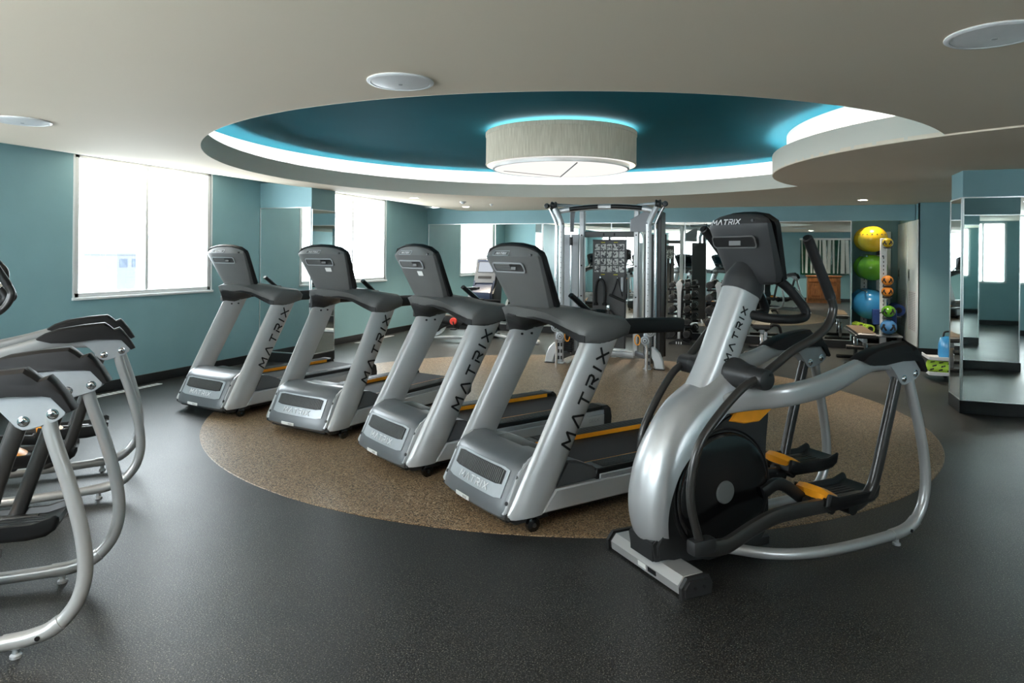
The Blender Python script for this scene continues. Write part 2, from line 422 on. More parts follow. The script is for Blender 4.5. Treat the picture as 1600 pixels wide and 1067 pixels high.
struct('wall_right', bx(XR, XR+.25, YR-.2, YA, 0, 2.45), m_wall)
# mirror-clad pillar at the right
struct('wall_pillar', bx(1.735, 3.4, 7.76, 8.2, 0, 2.40), m_wall)
struct('wall_pillar_near', bx(2.35, 3.1, 4.15, 4.6, 0, 2.40), m_wall)

def baseboard(name, *boxes):
    bm = B()
    for b4 in boxes: bx(*b4, .004, bm)
    struct(name, bm, m_base)
baseboard('baseboard_left', (XL, XL+.016, YR, 7.63, 0, .105), (XL, XL+.016, 8.16, YB, 0, .105))
baseboard('baseboard_pier', (XL, -5.775, 7.615, 7.63, 0, .125), (-5.79, -5.775, 7.615, 8.16, 0, .125))
baseboard('baseboard_back', (XL, 1.25, YB-.016, YB, 0, .125), (1.25, 1.266, YB, YA, 0, .105), (1.266, 2.15, YA-.016, YA, 0, .105))
baseboard('baseboard_right', (2.15, XR, 12.184, 12.2, 0, .105), (2.144, 2.16, 12.184, YA, 0, .1))
baseboard('baseboard_pillar', (1.72, 3.4, 7.745, 7.76, 0, .125), (1.72, 1.735, 7.745, 8.2, 0, .125), (2.335, 3.115, 4.135, 4.615, 0, .12))
baseboard('baseboard_rear', (XL, XR, YR, YR+.016, 0, .105))

# ------------------------------------------------------------------ mirrors
def mirror(name, label, O, U, V, w, h, group=None):
    """sheet mirror centred on O"""
    b = B(); plate(b, [(-w/2, -h/2), (w/2, -h/2), (w/2, h/2), (-w/2, h/2)], O, U, V, .006)
    o = obj(name, b, m_mirror, smooth=False); tag(o, label, 'mirror', group)
    e = B(); frame(e, w+.008, h+.008, .011, O, U, V, .010, .003); obj('edge_channel', e, m_alu, o, smooth=False)
    return o
xs = [-6.62, -5.13, -4.13, -2.79, -1.45, -.11, 1.235]
names = ['leftmost back wall mirror panel next to the window wall corner', 'back wall mirror panel behind the kiosk with the screen', 'back wall mirror panel just left of the cable machine',
         'back wall mirror panel directly behind the cable machine', 'back wall mirror panel behind the dumbbell towers', 'rightmost back wall mirror panel beside the ball alcove']
for i in range(6):
    mirror('wall_mirror', names[i], ((xs[i]+xs[i+1])/2, YB-.001, 1.12), (1, 0, 0), (0, 0, 1), xs[i+1]-xs[i]-.003, 1.98, None)
mirror('pier_mirror', 'tall mirror on the pier between the two windows facing the treadmills', (-6.22, 7.629, 1.125), (1, 0, 0), (0, 0, 1), .84, 1.98)
mirror('pier_mirror', 'narrow dark mirror on the end face of the pier between the windows', (-5.789, 7.895, 1.11), (0, 1, 0), (0, 0, 1), .515, 1.96)
mirror('pillar_mirror', 'narrow mirror strip with pale metal edges on the left side of the right pillar', (1.734, 7.98, 1.11), (0, -1, 0), (0, 0, 1), .43, 1.97)
mirror('pillar_mirror', 'wide mirror covering the front of the right hand pillar', (2.565, 7.759, 1.11), (1, 0, 0), (0, 0, 1), 1.65, 1.97)
mirror('pillar_mirror', 'framed mirror seen only as a reflection inside the right pillar mirror', (2.725, 4.601, 1.11), (-1, 0, 0), (0, 0, 1), .74, 1.97)

# ------------------------------------------------------------------ ceiling fittings
def linen():
    m = bpy.data.materials.new('linen_shade'); m.use_nodes = True; n = m.node_tree.nodes; l = m.node_tree.links
    b = n['Principled BSDF']; tc = n.new('ShaderNodeTexCoord'); mp = n.new('ShaderNodeMapping'); mp.inputs['Scale'].default_value = (60, 60, 4)
    t = n.new('ShaderNodeTexNoise'); t.inputs['Scale'].default_value = 1.6; t.inputs['Detail'].default_value = 5
    l.new(tc.outputs['Object'], mp.inputs[0]); l.new(mp.outputs[0], t.inputs['Vector'])
    r = n.new('ShaderNodeValToRGB'); r.color_ramp.elements[0].color = (.56, .49, .37, 1); r.color_ramp.elements[1].color = (.74, .67, .54, 1)
    r.color_ramp.elements[0].position = .3; r.color_ramp.elements[1].position = .7
    l.new(t.outputs['Fac'], r.inputs[0]); l.new(r.outputs[0], b.inputs['Base Color']); b.inputs['Roughness'].default_value = .9
    return m
m_linen = linen()
m_diff = emitter('lamp_diffuser', (1.0, .97, .92), .31)
m_glow = emitter('lamp_top_glow', (1.0, .98, .94), 2.6)
m_down = emitter('downlight_lens', (1.0, .93, .82), 22.0)
lamp = thing('drum_pendant', 'big round drum ceiling lamp with a beige linen shade in the blue recess', 'lamp', (C0.x, C0.y, 2.40))
def drum_pts(z0, z1, ro, ri): return [(ro, z0), (ro+.004, z0+.012), (ro, z0+.024), (ro, z1-.03), (ro+.004, z1-.015), (ro, z1), (ri, z1), (ri, z0), (ro, z0)]
bm = B(); lathe(bm, drum_pts(.0, .325, .758, .748), 96); obj('shade', bm, m_linen, lamp)
bm = B(); lathe(bm, [(.760, .285), (.764, .29), (.764, .325), (.760, .33)], 96); obj('shade_band', bm, m_linen, lamp)
bm = B(); lathe(bm, [(.70, .0), (.69, .02), (.0, .021)], 96); lathe(bm, [(0, -.034), (.672, -.034)], 96); obj('diffuser', bm, m_diff, lamp)
bm = B(); lathe(bm, [(.672, -.036), (.690, -.036), (.692, -.02), (.692, .0), (.672, .0), (.672, -.036)], 96); obj('diffuser_rim', bm, m_lite, lamp)
bm = B(); cyl(bm, (.31, -.50, -.036), (-.168, .555, -.036), .007, seg=8); cyl(bm, (-.58, -.10, -.036), (-.168, .555, -.036), .003, seg=6); obj('diffuser_seam', bm, m_dgrey, lamp)
bm = B(); lathe(bm, [(0, .30), (.735, .30)], 96); obj('uplight_disc', bm, m_glow, lamp)
bm = B(); 
for k in range(3): cyl(bm, (.3*math.cos(k*2.09), .3*math.sin(k*2.09), .30), (.3*math.cos(k*2.09), .3*math.sin(k*2.09), ZT-2.40), .008, seg=8)
lathe(bm, [(0, .365), (.09, .365), (.09, ZT-2.401), (0, ZT-2.401)], 24); obj('stem', bm, m_white, lamp)

def speaker(x, y, label):
    t = thing('ceiling_speaker', label, 'speaker', (x, y, ZC), 0, 'round ceiling speakers')
    b = B(); lathe(b, [(.165, .004), (.168, -.006), (.160, -.012), (.148, -.012), (.146, -.004)], 48); obj('bezel', b, m_white, t)
    b = B(); lathe(b, [(.147, -.004), (.146, -.010), (.12, -.014), (.06, -.017), (0, -.018)], 48); obj('grille', b, m_lite if False else m_white, t)
    b = B(); lathe(b, [(.012, -.017), (.010, -.020), (0, -.020)], 12); obj('badge', b, m_lite, t)
speaker(-1.755, 3.015, 'white round ceiling speaker above the foreground, in front of the blue recess')
speaker(.80, 3.13, 'white round ceiling speaker at the upper right edge of the picture')
speaker(-4.70, 3.11, 'white round ceiling speaker at the far left near the window wall')
def downlight(x, y, label, r=.075, en=70):
    t = thing('downlight', label, 'ceiling light', (x, y, ZC), 0, 'recessed downlights')
    b = B(); lathe(b, [(r*.78, .03), (r*.80, -.002), (r, -.004), (r*1.03, 0), (r*1.03, .005)], 32); obj('trim_ring', b, m_white, t)
    b = B(); lathe(b, [(0, -.003), (r*.80, -.003)], 32); obj('lens', b, m_down, t)
    l = bpy.data.lights.new('downlight_beam', 'SPOT'); l.energy = 10 if 'alcove' in label and 'inside' in label else en; l.color = (1, .87, .70); l.spot_size = R(110); l.spot_blend = .6; l.shadow_soft_size = .06
    lo_ = bpy.data.objects.new('downlight_beam', l); COL.objects.link(lo_); lo_.parent = t; lo_.location = (0, 0, -.012)
for x, y, s in ((1.255, 9.245, 'lit recessed downlight nearest the right pillar'), (1.277, 11.46, 'lit recessed downlight just in front of the ball alcove'),
                (-5.215, 9.415, 'small recessed ceiling light beside the second window'), (-5.228, 11.365, 'recessed ceiling light near the back left corner above the kiosk'),
                (-1.9, 11.3, 'recessed ceiling light above the back wall mirror behind the cable machine'), (3.6, 3.2, 'unseen added fill light in the ceiling over the right side of the room'), (1.2, .9, 'unseen added fill light in the ceiling over the wooden cabinet'), (1.55, 12.95, 'recessed ceiling light inside the ball alcove'), (-1.2, .7, 'unseen added fill light in the ceiling just behind the camera'), (-3.6, .9, 'unseen added fill light in the ceiling over the left hand ellipticals')): downlight(x, y, s)  # lights from the right side and alcove onward are unseen, added to brighten
t = thing('smoke_detector', 'small pale smoke detector on the ceiling in the back left corner', 'smoke detector', (-4.77, 10.25, ZC))
bm = B(); lathe(bm, [(.055, .002), (.055, -.012), (.05, -.02), (.0, -.022)], 24); obj('base', bm, m_white, t)
bm = B(); lathe(bm, [(.03, -.022), (.026, -.034), (0, -.036)], 20); obj('sensor', bm, m_lite, t)
t = thing('sprinkler', 'tiny ceiling sprinkler head near the back left corner', 'sprinkler', (-4.53, 10.9, ZC))
bm = B(); lathe(bm, [(.035, .001), (.035, -.005), (.012, -.008), (.010, -.028), (.02, -.031), (0, -.032)], 16); obj('head', bm, m_white, t)
# floor registers along the window wall
def register(y0, y1, label):
    t = thing('floor_register', label, 'vent', (-6.47, (y0+y1)/2, 0)); L = y1-y0
    b = B(); bx(-.045, .045, -L/2, L/2, 0, .006, .002, b); obj('plate', b, m_white, t)
    b = B()
    for k in range(int(L/.06)): bx(-.03, .03, -L/2+.03+k*.06, -L/2+.05+k*.06, .006, .0085, 0, b)
    obj('louvre', b, m_lite, t, kind='stuff')
register(5.0, 5.82, 'white strip vent on the floor below the first window')
register(9.75, 10.9, 'white strip vent on the floor below the second window')

# ------------------------------------------------------------------ treadmill (x = towards the rear, y = left, near side is -y)
def interp(tab, t):
    for a, b in zip(tab, tab[1:]):
        if t <= b[0]:
            f = (t-a[0])/(b[0]-a[0]); return [p+(q-p)*f for p, q in zip(a[1:], b[1:])]
    return list(tab[-1][1:])
def make_treadmill(label):
    t = thing('treadmill', label, 'treadmill', (0, 0, 0), 0, 'row of four treadmills')
    # base
    for s in (-1, 1):
        b = B(); prism(b, [(.20, .088), (1.86, .088), (1.86, .19), (1.84, .205), (.30, .205)], s*.325, s*.405, .008); obj('side_rail', b, m_silver, t)
        b = B(); prism(b, [(1.855, .07), (1.90, .09), (1.91, .17), (1.895, .24), (1.86, .268), (1.80, .27), (1.80, .09)], s*.27, s*.412, .015, 2); obj('end_cap', b, m_dgrey, t)
        b = B(); bx(.60, 1.83, s*.2545, s*.392, .203, .267, .006, b); fr = obj('foot_rail', b, m_black, t)
        b = B()
        for k in range(6): bx(.66, 1.80, s*(.275+k*.018), s*(.283+k*.018), .266, .271, 0, b)
        obj('grip_rib', b, m_dgrey, fr, smooth=False, kind='stuff')
        b = B(); bx(.62, 1.76, s*.2515, s*.2545, .236, .266, 0, b); obj('orange_stripe', b, m_orange, t)
        b = B(); bx(.62, 1.83, s*.388, s*.402, .204, .236, .004, b); obj('silver_edge', b, m_lite, t)
        # wedge cover beside the mast
        b = B(); prism(b, [(.30, .205), (.39, .345), (.46, .335), (.58, .285), (.69, .208)], s*.255, s*.385, .012, 2); obj('wedge_cover', b, m_grey, t)
        # wheels
        b = B(); lathe(b, [(0, -.016), (.028, -.016), (.040, -.011), (.040, .011), (.028, .016), (0, .016)], 24, (.15, s*.392, .040), 'Y'); w = obj('transport_wheel', b, m_gloss, t)
        b = B(); lathe(b, [(.012, -.021), (.012, .021)], 12, (.15, s*.392, .040), 'Y'); cyl(b, (.15, s*.392-.021, .040), (.15, s*.392+.021, .040), .012, seg=12); obj('axle', b, m_dgrey, w)
        b = B(); cyl(b, (1.70, s*.36, 0), (1.70, s*.36, .02), .03, seg=16); cyl(b, (1.70, s*.36, .02), (1.70, s*.36, .09), .012, seg=10); obj('leveller_foot', b, m_black, t)
    b = B(); bx(.02, 1.80, -.33, .33, .045, .10, .01, b); obj('base_pan', b, m_black, t)
    b = B(); bx(.45, 1.84, -.254, .254, .10, .232, .01, b); obj('deck', b, m_black, t)
    b = B(); lathe(b, [(0, -.255), (.038, -.255), (.038, .255), (0, .255)], 20, (1.84, 0, .195), 'Y'); bx(.45, 1.84, -.255, .255, .2325, .2345, 0, b); obj('running_belt', b, m_belt, t)
    b = B(); lettering(b, 'DECK', (1.70, -.4065, .165), (1, 0, 0), (0, 0, 1), .022, .18, .001); obj('lettering', b, m_lite, t, smooth=False, kind='stuff')
    # motor cover: lofted across the width
    def x0(y): return -.012-.022*(1-(abs(y)/.36)**2.2)
    def sec(y, k=1.0):
        a = x0(y); pts = [(.32, .09), (.06, .066), (a+.025, .068), (a+.002, .090), (a+.008, .115), (a+.018, .145), (a+.055, .222), (a+.100, .318), (a+.114, .342), (a+.150, .366), (.20, .394), (.28, .390), (.38, .350), (.50, .296), (.60, .256), (.62, .236), (.60, .20), (.34, .18)]
        cz, cxx = .24, .25
        return [(cxx+(x-cxx)*k, y, cz+(z-cz)*k) for x, z in pts]
    st = [(-.345, .93), (-.335, .975), (-.315, 1), (-.25, 1), (-.17, 1), (-.08, 1), (0, 1), (.08, 1), (.17, 1), (.25, 1), (.315, 1), (.335, .975), (.345, .93)]
    b = B(); loft(b, [sec(y, k) for y, k in st]); mc = obj('motor_cover', b, m_grey, t)
    # scoop bulge on the top of the cover
    b = B(); loft(b, [[(x, y*1, z) for (x, y, z) in ((.25, yy, .392-(.012 if abs(yy) > .15 else 0)), (.33, yy, .395-(.03 if abs(yy) > .15 else 0)), (.44, yy, .348-(.02 if abs(yy) > .15 else 0)), (.53, yy, .296), (.40, yy, .30), (.26, yy, .35))] for yy in (-.20, -.14, 0, .14, .20)]); obj('cover_scoop', b, m_dgrey, mc)
    # front panel following the curved nose
    def face(y, s, d=0.):
        a = x0(y); return (a+.0305+.068*s-d*.9, y, .168+.145*s+d*.4)
    def curved(y0, y1, s0, s1, d0, d1, n=10, r=.0):
        bb = B(); lo = []; 
        def ring(d):
            P = []
            for k in range(n+1):
                y = y0+(y1-y0)*k/n; P.append(face(y, s0+ (r if k in (0, n) else 0), d))
            for k in range(n, -1, -1):
                y = y0+(y1-y0)*k/n; P.append(face(y, s1-(r if k in (0, n) else 0), d))
            return P
        A = ring(d0); C = ring(d1); va = [bb.verts.new(p) for p in A]; vc = [bb.verts.new(p) for p in C]; N = len(va)
        for i in range(N):
            j = (i+1) % N; bb.faces.new((va[i], va[j], vc[j], vc[i]))
        for V in (va, vc):
            for k in range(n): bb.faces.new((V[k], V[k+1], V[N-2-k], V[N-1-k]))
        return bb
    fp = obj('front_panel', curved(-.287, .287, -.02, 1.06, -.004, .007, r=.06), m_lite, mc)
    obj('grille_backing', curved(-.258, .258, .42, .99, .003, .0085, r=.05), m_black, mc)
    b = B(); n = 30
    for k in range(n):
        y = -.250+.500*(k+.5)/n
        p = [face(y-.0035, .455, .008), face(y+.0035, .455, .008), face(y+.0035, .955, .008), face(y-.0035, .955, .008)]
        q = [face(y-.0035, .455, .0125), face(y+.0035, .455, .0125), face(y+.0035, .955, .0125), face(y-.0035, .955, .0125)]
        loft(b, [p, q])
    obj('grille_slat', b, m_con, mc, smooth=False, kind='stuff')
    b = B(); lettering(b, 'MATRIX', (x0(.0)+.0305+.068*.21-.0066, 0, .168+.145*.21+.003), (0, -1, 0), (.425, 0, .905), .036, .17, .004, .55)
    for v in b.verts: v.co.x += x0(v.co.y)-x0(0)
    obj('lettering', b, m_white, mc, smooth=False, kind='stuff')
    for s in (-1, 1):
        b = B(); prism(b, [(-.008, .105), (.036, .20), (.092, .318), (.125, .355), (.185, .388), (.225, .37), (.16, .28), (.10, .18), (.05, .105)], s*.322, s*.352, .006, 2); st_ = obj('side_trim', b, m_silver, mc)
        for z, x in ((.285, .088), (.155, .022)):
            b = B(); cyl(b, (x+.004, s*.337, z), (x-.010, s*.337, z+.006), .011, seg=12); obj('screw', b, m_black, mc)
    b = B(); box(b, (-.034, .06, .098), (.006, .15, .024), bev=.002); obj('rating_sticker', b, m_sticker, mc)
    b = B(); lettering(b, 'III', (-.0375, .03, .098), (0, -1, 0), (0, 0, 1), .012, .3, .001, 1.2); obj('sticker_print', b, m_black, mc, smooth=False)
    for s in (-1, 1): b = B(); prism(b, [(.004, .078), (.05, .048), (.27, .052), (.25, .100), (.008, .112)], s*.330, s*.378, .006); obj('base_skirt', b, m_dgrey, t)
    # masts
    for s in (-1, 1):
        b = B(); lo = []
        tab = [(.085, .010, .235), (.11, .0, .250), (.16, .028, .285), (.21, .055, .315), (.474, .20, .452), (.776, .363, .630), (1.0, .486, .756), (1.04, .508, .778)]
        for z in (.085, .11, .16, .21, .30, .45, .6, .776, .9, 1.0, 1.04):
            xa, xb = interp(tab, z); w = xb-xa; L = []
            # airfoil: outer side convex, inner side nearly flat
            for f, yo in ((0, .0), (.03, .016), (.12, .030), (.32, .040), (.6, .044), (.85, .036), (.97, .020), (1, .004)): L.append((xa+f*w, s*(.368+yo), z))
            for f, yi in ((.96, -.012), (.8, -.022), (.5, -.027), (.2, -.022), (.05, -.012)): L.append((xa+f*w, s*(.368+yi), z))
            lo.append(L)
        loft(b, lo); ma = obj('mast', b, m_silver, t)
        b = B(); d = Vector((.163, 0, .302)).normalized(); up = Vector((-d.z, 0, d.x))
        U = d if s < 0 else d; V = up if s < 0 else up
        lettering(b, 'MATRIX', (.493, s*.4145, .692), d if s < 0 else -d, up if s < 0 else -up, .066, .19, .0022, .66)
        obj('lettering', b, m_black, ma, smooth=False, kind='stuff')
        b = B()
        for f in (.35, .65): cyl(b, (.475+.26*f, s*.345, .975), (.475+.26*f, s*.336, .975), .008, seg=10)
        obj('bolt', b, m_dgrey, ma)
    # cross bar between the masts, sweeping up under the console
    def cs(y):
        y = abs(y)
        T_ = [(0, .33, 1.125, .46, 1.105, .53, 1.125, .55, 1.165, .52, 1.20, .41, 1.205, .31, 1.185),
              (.14, .33, 1.125, .46, 1.095, .55, 1.12, .57, 1.165, .53, 1.20, .41, 1.205, .31, 1.180),
              (.24, .38, 1.095, .50, 1.055, .64, 1.085, .66, 1.15, .58, 1.19, .42, 1.195, .34, 1.165),
              (.32, .45, 1.035, .58, 1.005, .78, 1.045, .79, 1.12, .66, 1.165, .47, 1.17, .41, 1.12),
              (.37, .485, 1.005, .62, .990, .82, 1.030, .84, 1.09, .80, 1.140, .56, 1.155, .47, 1.09),
              (.41, .49, 1.005, .63, .992, .82, 1.035, .838, 1.085, .79, 1.130, .58, 1.145, .49, 1.08),
              (.424, .52, 1.025, .64, 1.010, .80, 1.045, .82, 1.08, .77, 1.115, .60, 1.125, .51, 1.07)]
        v = interp(T_, y); return [(v[k], v[k+1]) for k in range(0, 14, 2)]
    b = B(); loft(b, [[(x, y, z) for x, z in cs(y)] for y in (-.424, -.41, -.37, -.345, -.32, -.28, -.24, -.19, -.14, 0, .14, .19, .24, .28, .32, .345, .37, .41, .424)])
    cb = obj('cross_bar', b, m_con, t, ang=55)
    for s in (-1, 1):
        lo = []
        for y in (.06, .14, .19, .24, .28, .32, .345, .37, .41):
            P = [Vector((x, s*y, z)) for x, z in cs(y)]; c = sum(P, Vector())/len(P)
            Q = [P[0].lerp(P[6], min(.5, y*1.6)), P[0], P[1], P[2]]; O_ = [c+(q-c)*1.03 for q in Q]; I_ = [c+(q-c)*.8 for q in Q[::-1]]
            lo.append([tuple(q) for q in O_+I_])
        b = B(); loft(b, lo); obj('bar_underside', b, m_dgrey, cb, ang=55)
    for s in (-1, 1):
        b = B(); sweep(b, [(.80, s*.378, 1.078), (1.0, s*.378, 1.076), (1.30, s*.376, 1.066)], .031, .047, seg=16, e=4, side=(0, 1, 0), scale=lambda f: 1 if f < .97 else .93); obj('handrail', b, m_rubber, t)
        # grip bar in front of the console
        b = B(); sweep(b, [(.70, s*.20, 1.150), (.56, s*.185, 1.262)], .022, .014, seg=12, e=3, side=(0, 1, 0)); g = obj('pulse_grip', b, m_black, t)
        b = B(); sweep(b, [(.705, s*.20, 1.160), (.60, s*.189, 1.246)], .015, .006, seg=8, e=3, side=(0, 1, 0)); obj('pulse_sensor', b, m_chrome, g)
        b = B(); bx(.50, .74, s*.16-.06, s*.16+.06, 1.150, 1.172, .008, b); obj('cup_tray', b, m_black, t)
        b = B(); cyl(b, (.56, s*.325, 1.03), (.56, s*.318, 1.03), .012, seg=10); obj('bracket_bolt', b, m_lite, t)
        b = B(); cyl(b, (.65, s*.325, 1.02), (.65, s*.318, 1.02), .012, seg=10); obj('bracket_bolt', b, m_lite, t)
    # console
    CDX = -.035
    lev = [(z_, x_+CDX-.05*max(0, (z_-1.165)/.3), w_*(1-.07*max(0, min(1, (z_-1.165)/.3))), d_*.9) for z_, x_, w_, d_ in [(1.150, .430, .33, .08), (1.165, .405, .385, .105), (1.20, .380, .425, .105), (1.30, .352, .49, .095), (1.40, .322, .555, .085), (1.465, .302, .60, .078), (1.49, .296, .605, .076), (1.515, .312, .57, .06), (1.538, .326, .50, .046), (1.553, .336, .40, .036), (1.562, .343, .22, .026)]]
    lo = []
    for z, xb, w, d in lev:
        L = []
        for k in range(15):
            y = -w/2+w*k/14; e = abs(2*k/14-1)
            L.append((xb+.028*e**6+.012*e*e, y, z))
        L += [(xb+d, w/2, z), (xb+d, 0, z), (xb+d, -w/2, z)]
        lo.append(L)
    b = B(); loft(b, lo); cs_ = obj('console_shell', b, m_con, t, ang=30)
    sl = (.252-.405)/(1.465-1.165)
    O = Vector((.305+.060+CDX, 0, 1.36)); V = Vector((sl, 0, 1)).normalized(); U = Vector((0, 1, 0))
    pol = [(-.215, -.205), (.215, -.205), (.240, -.18), (.296, .13), (.293, .160), (.235, .200), (.12, .222), (0, .228), (-.12, .222), (-.235, .200), (-.293, .160), (-.296, .13), (-.240, -.18)]
    b = B(); plate(b, pol, O+Vector((.004, 0, 0)), U, V, .028); 
    bz = obj('console_bezel', b, m_black, t)
    b = B(); plate(b, rrect(.40, .22, .015), O+Vector((.0335, 0, 0))+V*.04, U, V, .002); obj('screen', b, m_screen, bz)
    # vent on the back of the console
    def bk(y, z, d=0.):
        v = interp(lev, z); e = abs(2*y/v[1]); return (v[0]+.028*e**6+.012*e*e-d, y, z)
    b = B(); frame(b, .33, .060, .008, bk(.0, 1.425, .001), (0, -1, 0), (sl, 0, 1), .006, .018)
    vt = obj('vent_frame', b, m_lite, cs_)
    b = B(); plate(b, rrect(.314, .044, .012), bk(0, 1.425, .0005), (0, -1, 0), (sl, 0, 1), .003); obj('vent_backing', b, m_black, cs_)
    b = B()
    for k in range(4):
        for (ya, yb) in ((-.145, -.095), (-.02, .145)):
            p = Vector(bk((ya+yb)/2, 1.411+k*.0095, .0045)); box(b, p, (.003, yb-ya, .004))
    box(b, Vector(bk(-.055, 1.425, .0045)), (.003, .05, .028)); obj('vent_slat', b, m_con, cs_, smooth=False, kind='stuff')
    b = B(); frame(b, .17, .036, .003, bk(.05, 1.508, .001), (0, -1, 0), (.55, 0, .83), .004, .004); obj('logo_frame', b, m_lite, cs_)
    b = B(); lettering(b, 'MATRIX', Vector(bk(.05, 1.508, .003)), (0, -1, 0), (.55, 0, .83), .014, .2, .0015); obj('lettering', b, m_white, cs_, smooth=False, kind='stuff')
    b = B(); cyl(b, bk(-.235, 1.497, -.01), bk(-.235, 1.497, .004), .009, seg=12); obj('port', b, m_black, cs_)
    return t
def tread_pose(x, y, deg):
    t = R(deg); return (x-.385*math.sin(t), y+.385*math.cos(t), 0), t
poses = [(-1.291, 3.386, 54.0), (-2.239, 3.975, 58.4), (-3.259, 4.534, 78.5), (-4.551, 4.798, 78.2)]
tlabels = ['silver and grey treadmill nearest the camera, beside the front elliptical', 'third treadmill from the left, between the nearest one and the pier one',
           'second treadmill from the left, standing before the mirrored pier', 'leftmost treadmill in the row, farthest away by the first window']
T0 = make_treadmill(tlabels[0])
loc, rz = tread_pose(*poses[0]); T0.location = loc; T0.rotation_euler = (0, 0, rz)
for pz, lb in zip(poses[1:], tlabels[1:]):
    loc, rz = tread_pose(*pz); dup(T0, loc, rz, lb)
# small white stickers that only the two middle treadmills carry on the console back

# ------------------------------------------------------------------ elliptical trainer (x = towards the rear, near side is -y)
def make_elliptical(label):
    t = thing('elliptical_trainer', label, 'elliptical', (0, 0, 0), 0, 'elliptical trainers')
    # front stabiliser
    b = B(); prism(b, [(-.02, .012), (.13, .012), (.135, .05), (.115, .085), (.005, .085), (-.025, .05)], -.262, .262, .004); obj('stabiliser_bar', b, m_tube, t)
    for s in (-1, 1):
        b = B(); prism(b, [(-.028, .0), (.138, .0), (.142, .05), (.120, .090), (.0, .090), (-.032, .05)], s*.262, s*.305, .012, 2); c = obj('end_cap', b, m_dgrey, t)
        for x in (.035, .085): b = B(); cyl(b, (x, s*.303, .045), (x, s*.307, .045), .008, seg=10); obj('screw', b, m_black, c)
    b = B(); box(b, (-.0255, .0, .036), (.002, .06, .022), Matrix.Rotation(R(-6), 3, 'Y')); obj('rating_sticker', b, m_sticker, t)
    b = B(); box(b, (-.0255, -.075, .036), (.002, .06, .022), Matrix.Rotation(R(-6), 3, 'Y')); obj('warning_sticker', b, m_black, t)
    # lower black housing
    b = B(); prism(b, [(-.035, .165), (-.02, .085), (.16, .085), (.30, .035), (.62, .06), (.69, .15), (.682, .34), (.645, .50), (.632, .60), (.660, .68), (.690, .735), (.60, .745), (.45, .735), (.36, .72), (.22, .63), (.09, .5), (.04, .38), (.04, .22)], -.112, .112, .018, 2)
    hs = obj('housing', b, m_dgrey, t)
    b = B(); prism(b, [(.40, .700), (.50, .678), (.60, .680), (.696, .742), (.60, .758), (.45, .75)], -.118, .118, .006); obj('orange_insert', b, m_orange, hs)
    b = B(); box(b, (-.012, -.06, .125), (.003, .022, .042), Matrix.Rotation(R(-14), 3, 'Y')); obj('yellow_sticker', b, m_yellow, hs)
    for s in (-1, 1):
        b = B(); lathe(b, [(0, s*.128), (.262, s*.134), (.276, s*.130), (.285, s*.118), (.285, s*.10)], 64, (.365, 0, .365), 'Y'); d = obj('side_disc', b, m_gloss, t)
        b = B(); lathe(b, [(0, s*.1375), (.050, s*.1375), (.055, s*.133), (.055, s*.125)], 32, (.365, 0, .365), 'Y'); obj('disc_hub', b, m_con, d)
        b = B(); lathe(b, [(.286, s*.105), (.300, s*.118), (.306, s*.114), (.306, s*.10)], 64, (.365, 0, .365), 'Y'); obj('disc_rim', b, m_black, d)
    # silver arch shell: D-shaped section between outer and inner edge
    ST = [((.375, .945), (.47, .885), .125), ((.285, .885), (.43, .80), .132), ((.145, .80), (.325, .705), .135), ((.05, .688), (.215, .62), .135), ((-.023, .543), (.10, .505), .135), ((-.059, .397), (.045, .385), .132), ((-.065, .292), (.03, .29), .125), ((-.05, .20), (.04, .20), .115), ((-.028, .15), (.06, .165), .10)]
    ST2 = []
    ox = smooth_path([(o[0], 0, o[1]) for o, i, w in ST], 4); ix = smooth_path([(i[0], 0, i[1]) for o, i, w in ST], 4); wx = smooth_path([(w, 0, 0) for o, i, w in ST], 4)
    lo = []
    for o, i, w in zip(ox, ix, wx):
        L = []
        for k in range(17):
            a = R(-90+180*k/16); c = max(0, math.cos(a))**.75; L.append((i.x+(o.x-i.x)*c, w.x*math.sin(a), i.z+(o.z-i.z)*c))
        lo.append(L)
    b = B(); loft(b, lo); sh = obj('arch_shell', b, m_silver2, t, ang=50)
    b = B(); loft(b, [[(x+(.01 if x > .2 else 0), y*.9, z) for x, y, z in [(p[0]+.03, p[1], p[2]-.01) for p in lo[k]]] for k in (0, 3, 6)]); obj('shell_lining', b, m_dgrey, sh)
    b = B(); prism(b, [(-.035, .175), (-.03, .085), (.10, .085), (.20, .085), (.10, .19), (.04, .20)], -.105, .105, .02, 2); obj('shell_foot', b, m_dgrey, sh)
    # mast
    b = B(); sweep(b, [(.335, 0, .82), (.40, 0, .925), (.50, 0, 1.14), (.60, 0, 1.355)], .078, .094, n=4, seg=24, e=2.8, side=(0, 1, 0)); ma = obj('mast', b, m_silver, t)
    d = Vector((.20, 0, .43)).normalized(); up = Vector((-d.z, 0, d.x))
    for s in (-1, 1):
        b = B(); lettering(b, 'MATRIX', Vector((.474, s*.0785, 1.114)), d if s < 0 else -d, up if s < 0 else -up, .032, .21, .0022, .68); obj('lettering', b, m_black, ma, smooth=False, kind='stuff')
    b = B(); sweep(b, [(.580, 0, 1.315), (.600, 0, 1.36), (.635, 0, 1.43), (.655, 0, 1.50), (.66, 0, 1.54)], .086, .104, n=5, seg=24, e=2.5, side=(0, 1, 0), scale=lambda f: 1 if f < .3 else max(.30, 1-(f-.3)*.95)); obj('mast_collar', b, m_econ, t)
    # console
    EDX = -.045
    lev = [(z_, x_+EDX, w_, d_*.85) for z_, x_, w_, d_ in [(1.360, .668, .24, .06), (1.375, .655, .31, .10), (1.41, .640, .345, .11), (1.50, .606, .37, .105), (1.60, .568, .395, .095), (1.645, .552, .405, .09), (1.665, .549, .405, .085), (1.690, .560, .37, .07), (1.708, .570, .29, .055), (1.718, .580, .17, .04)]]
    lo = []
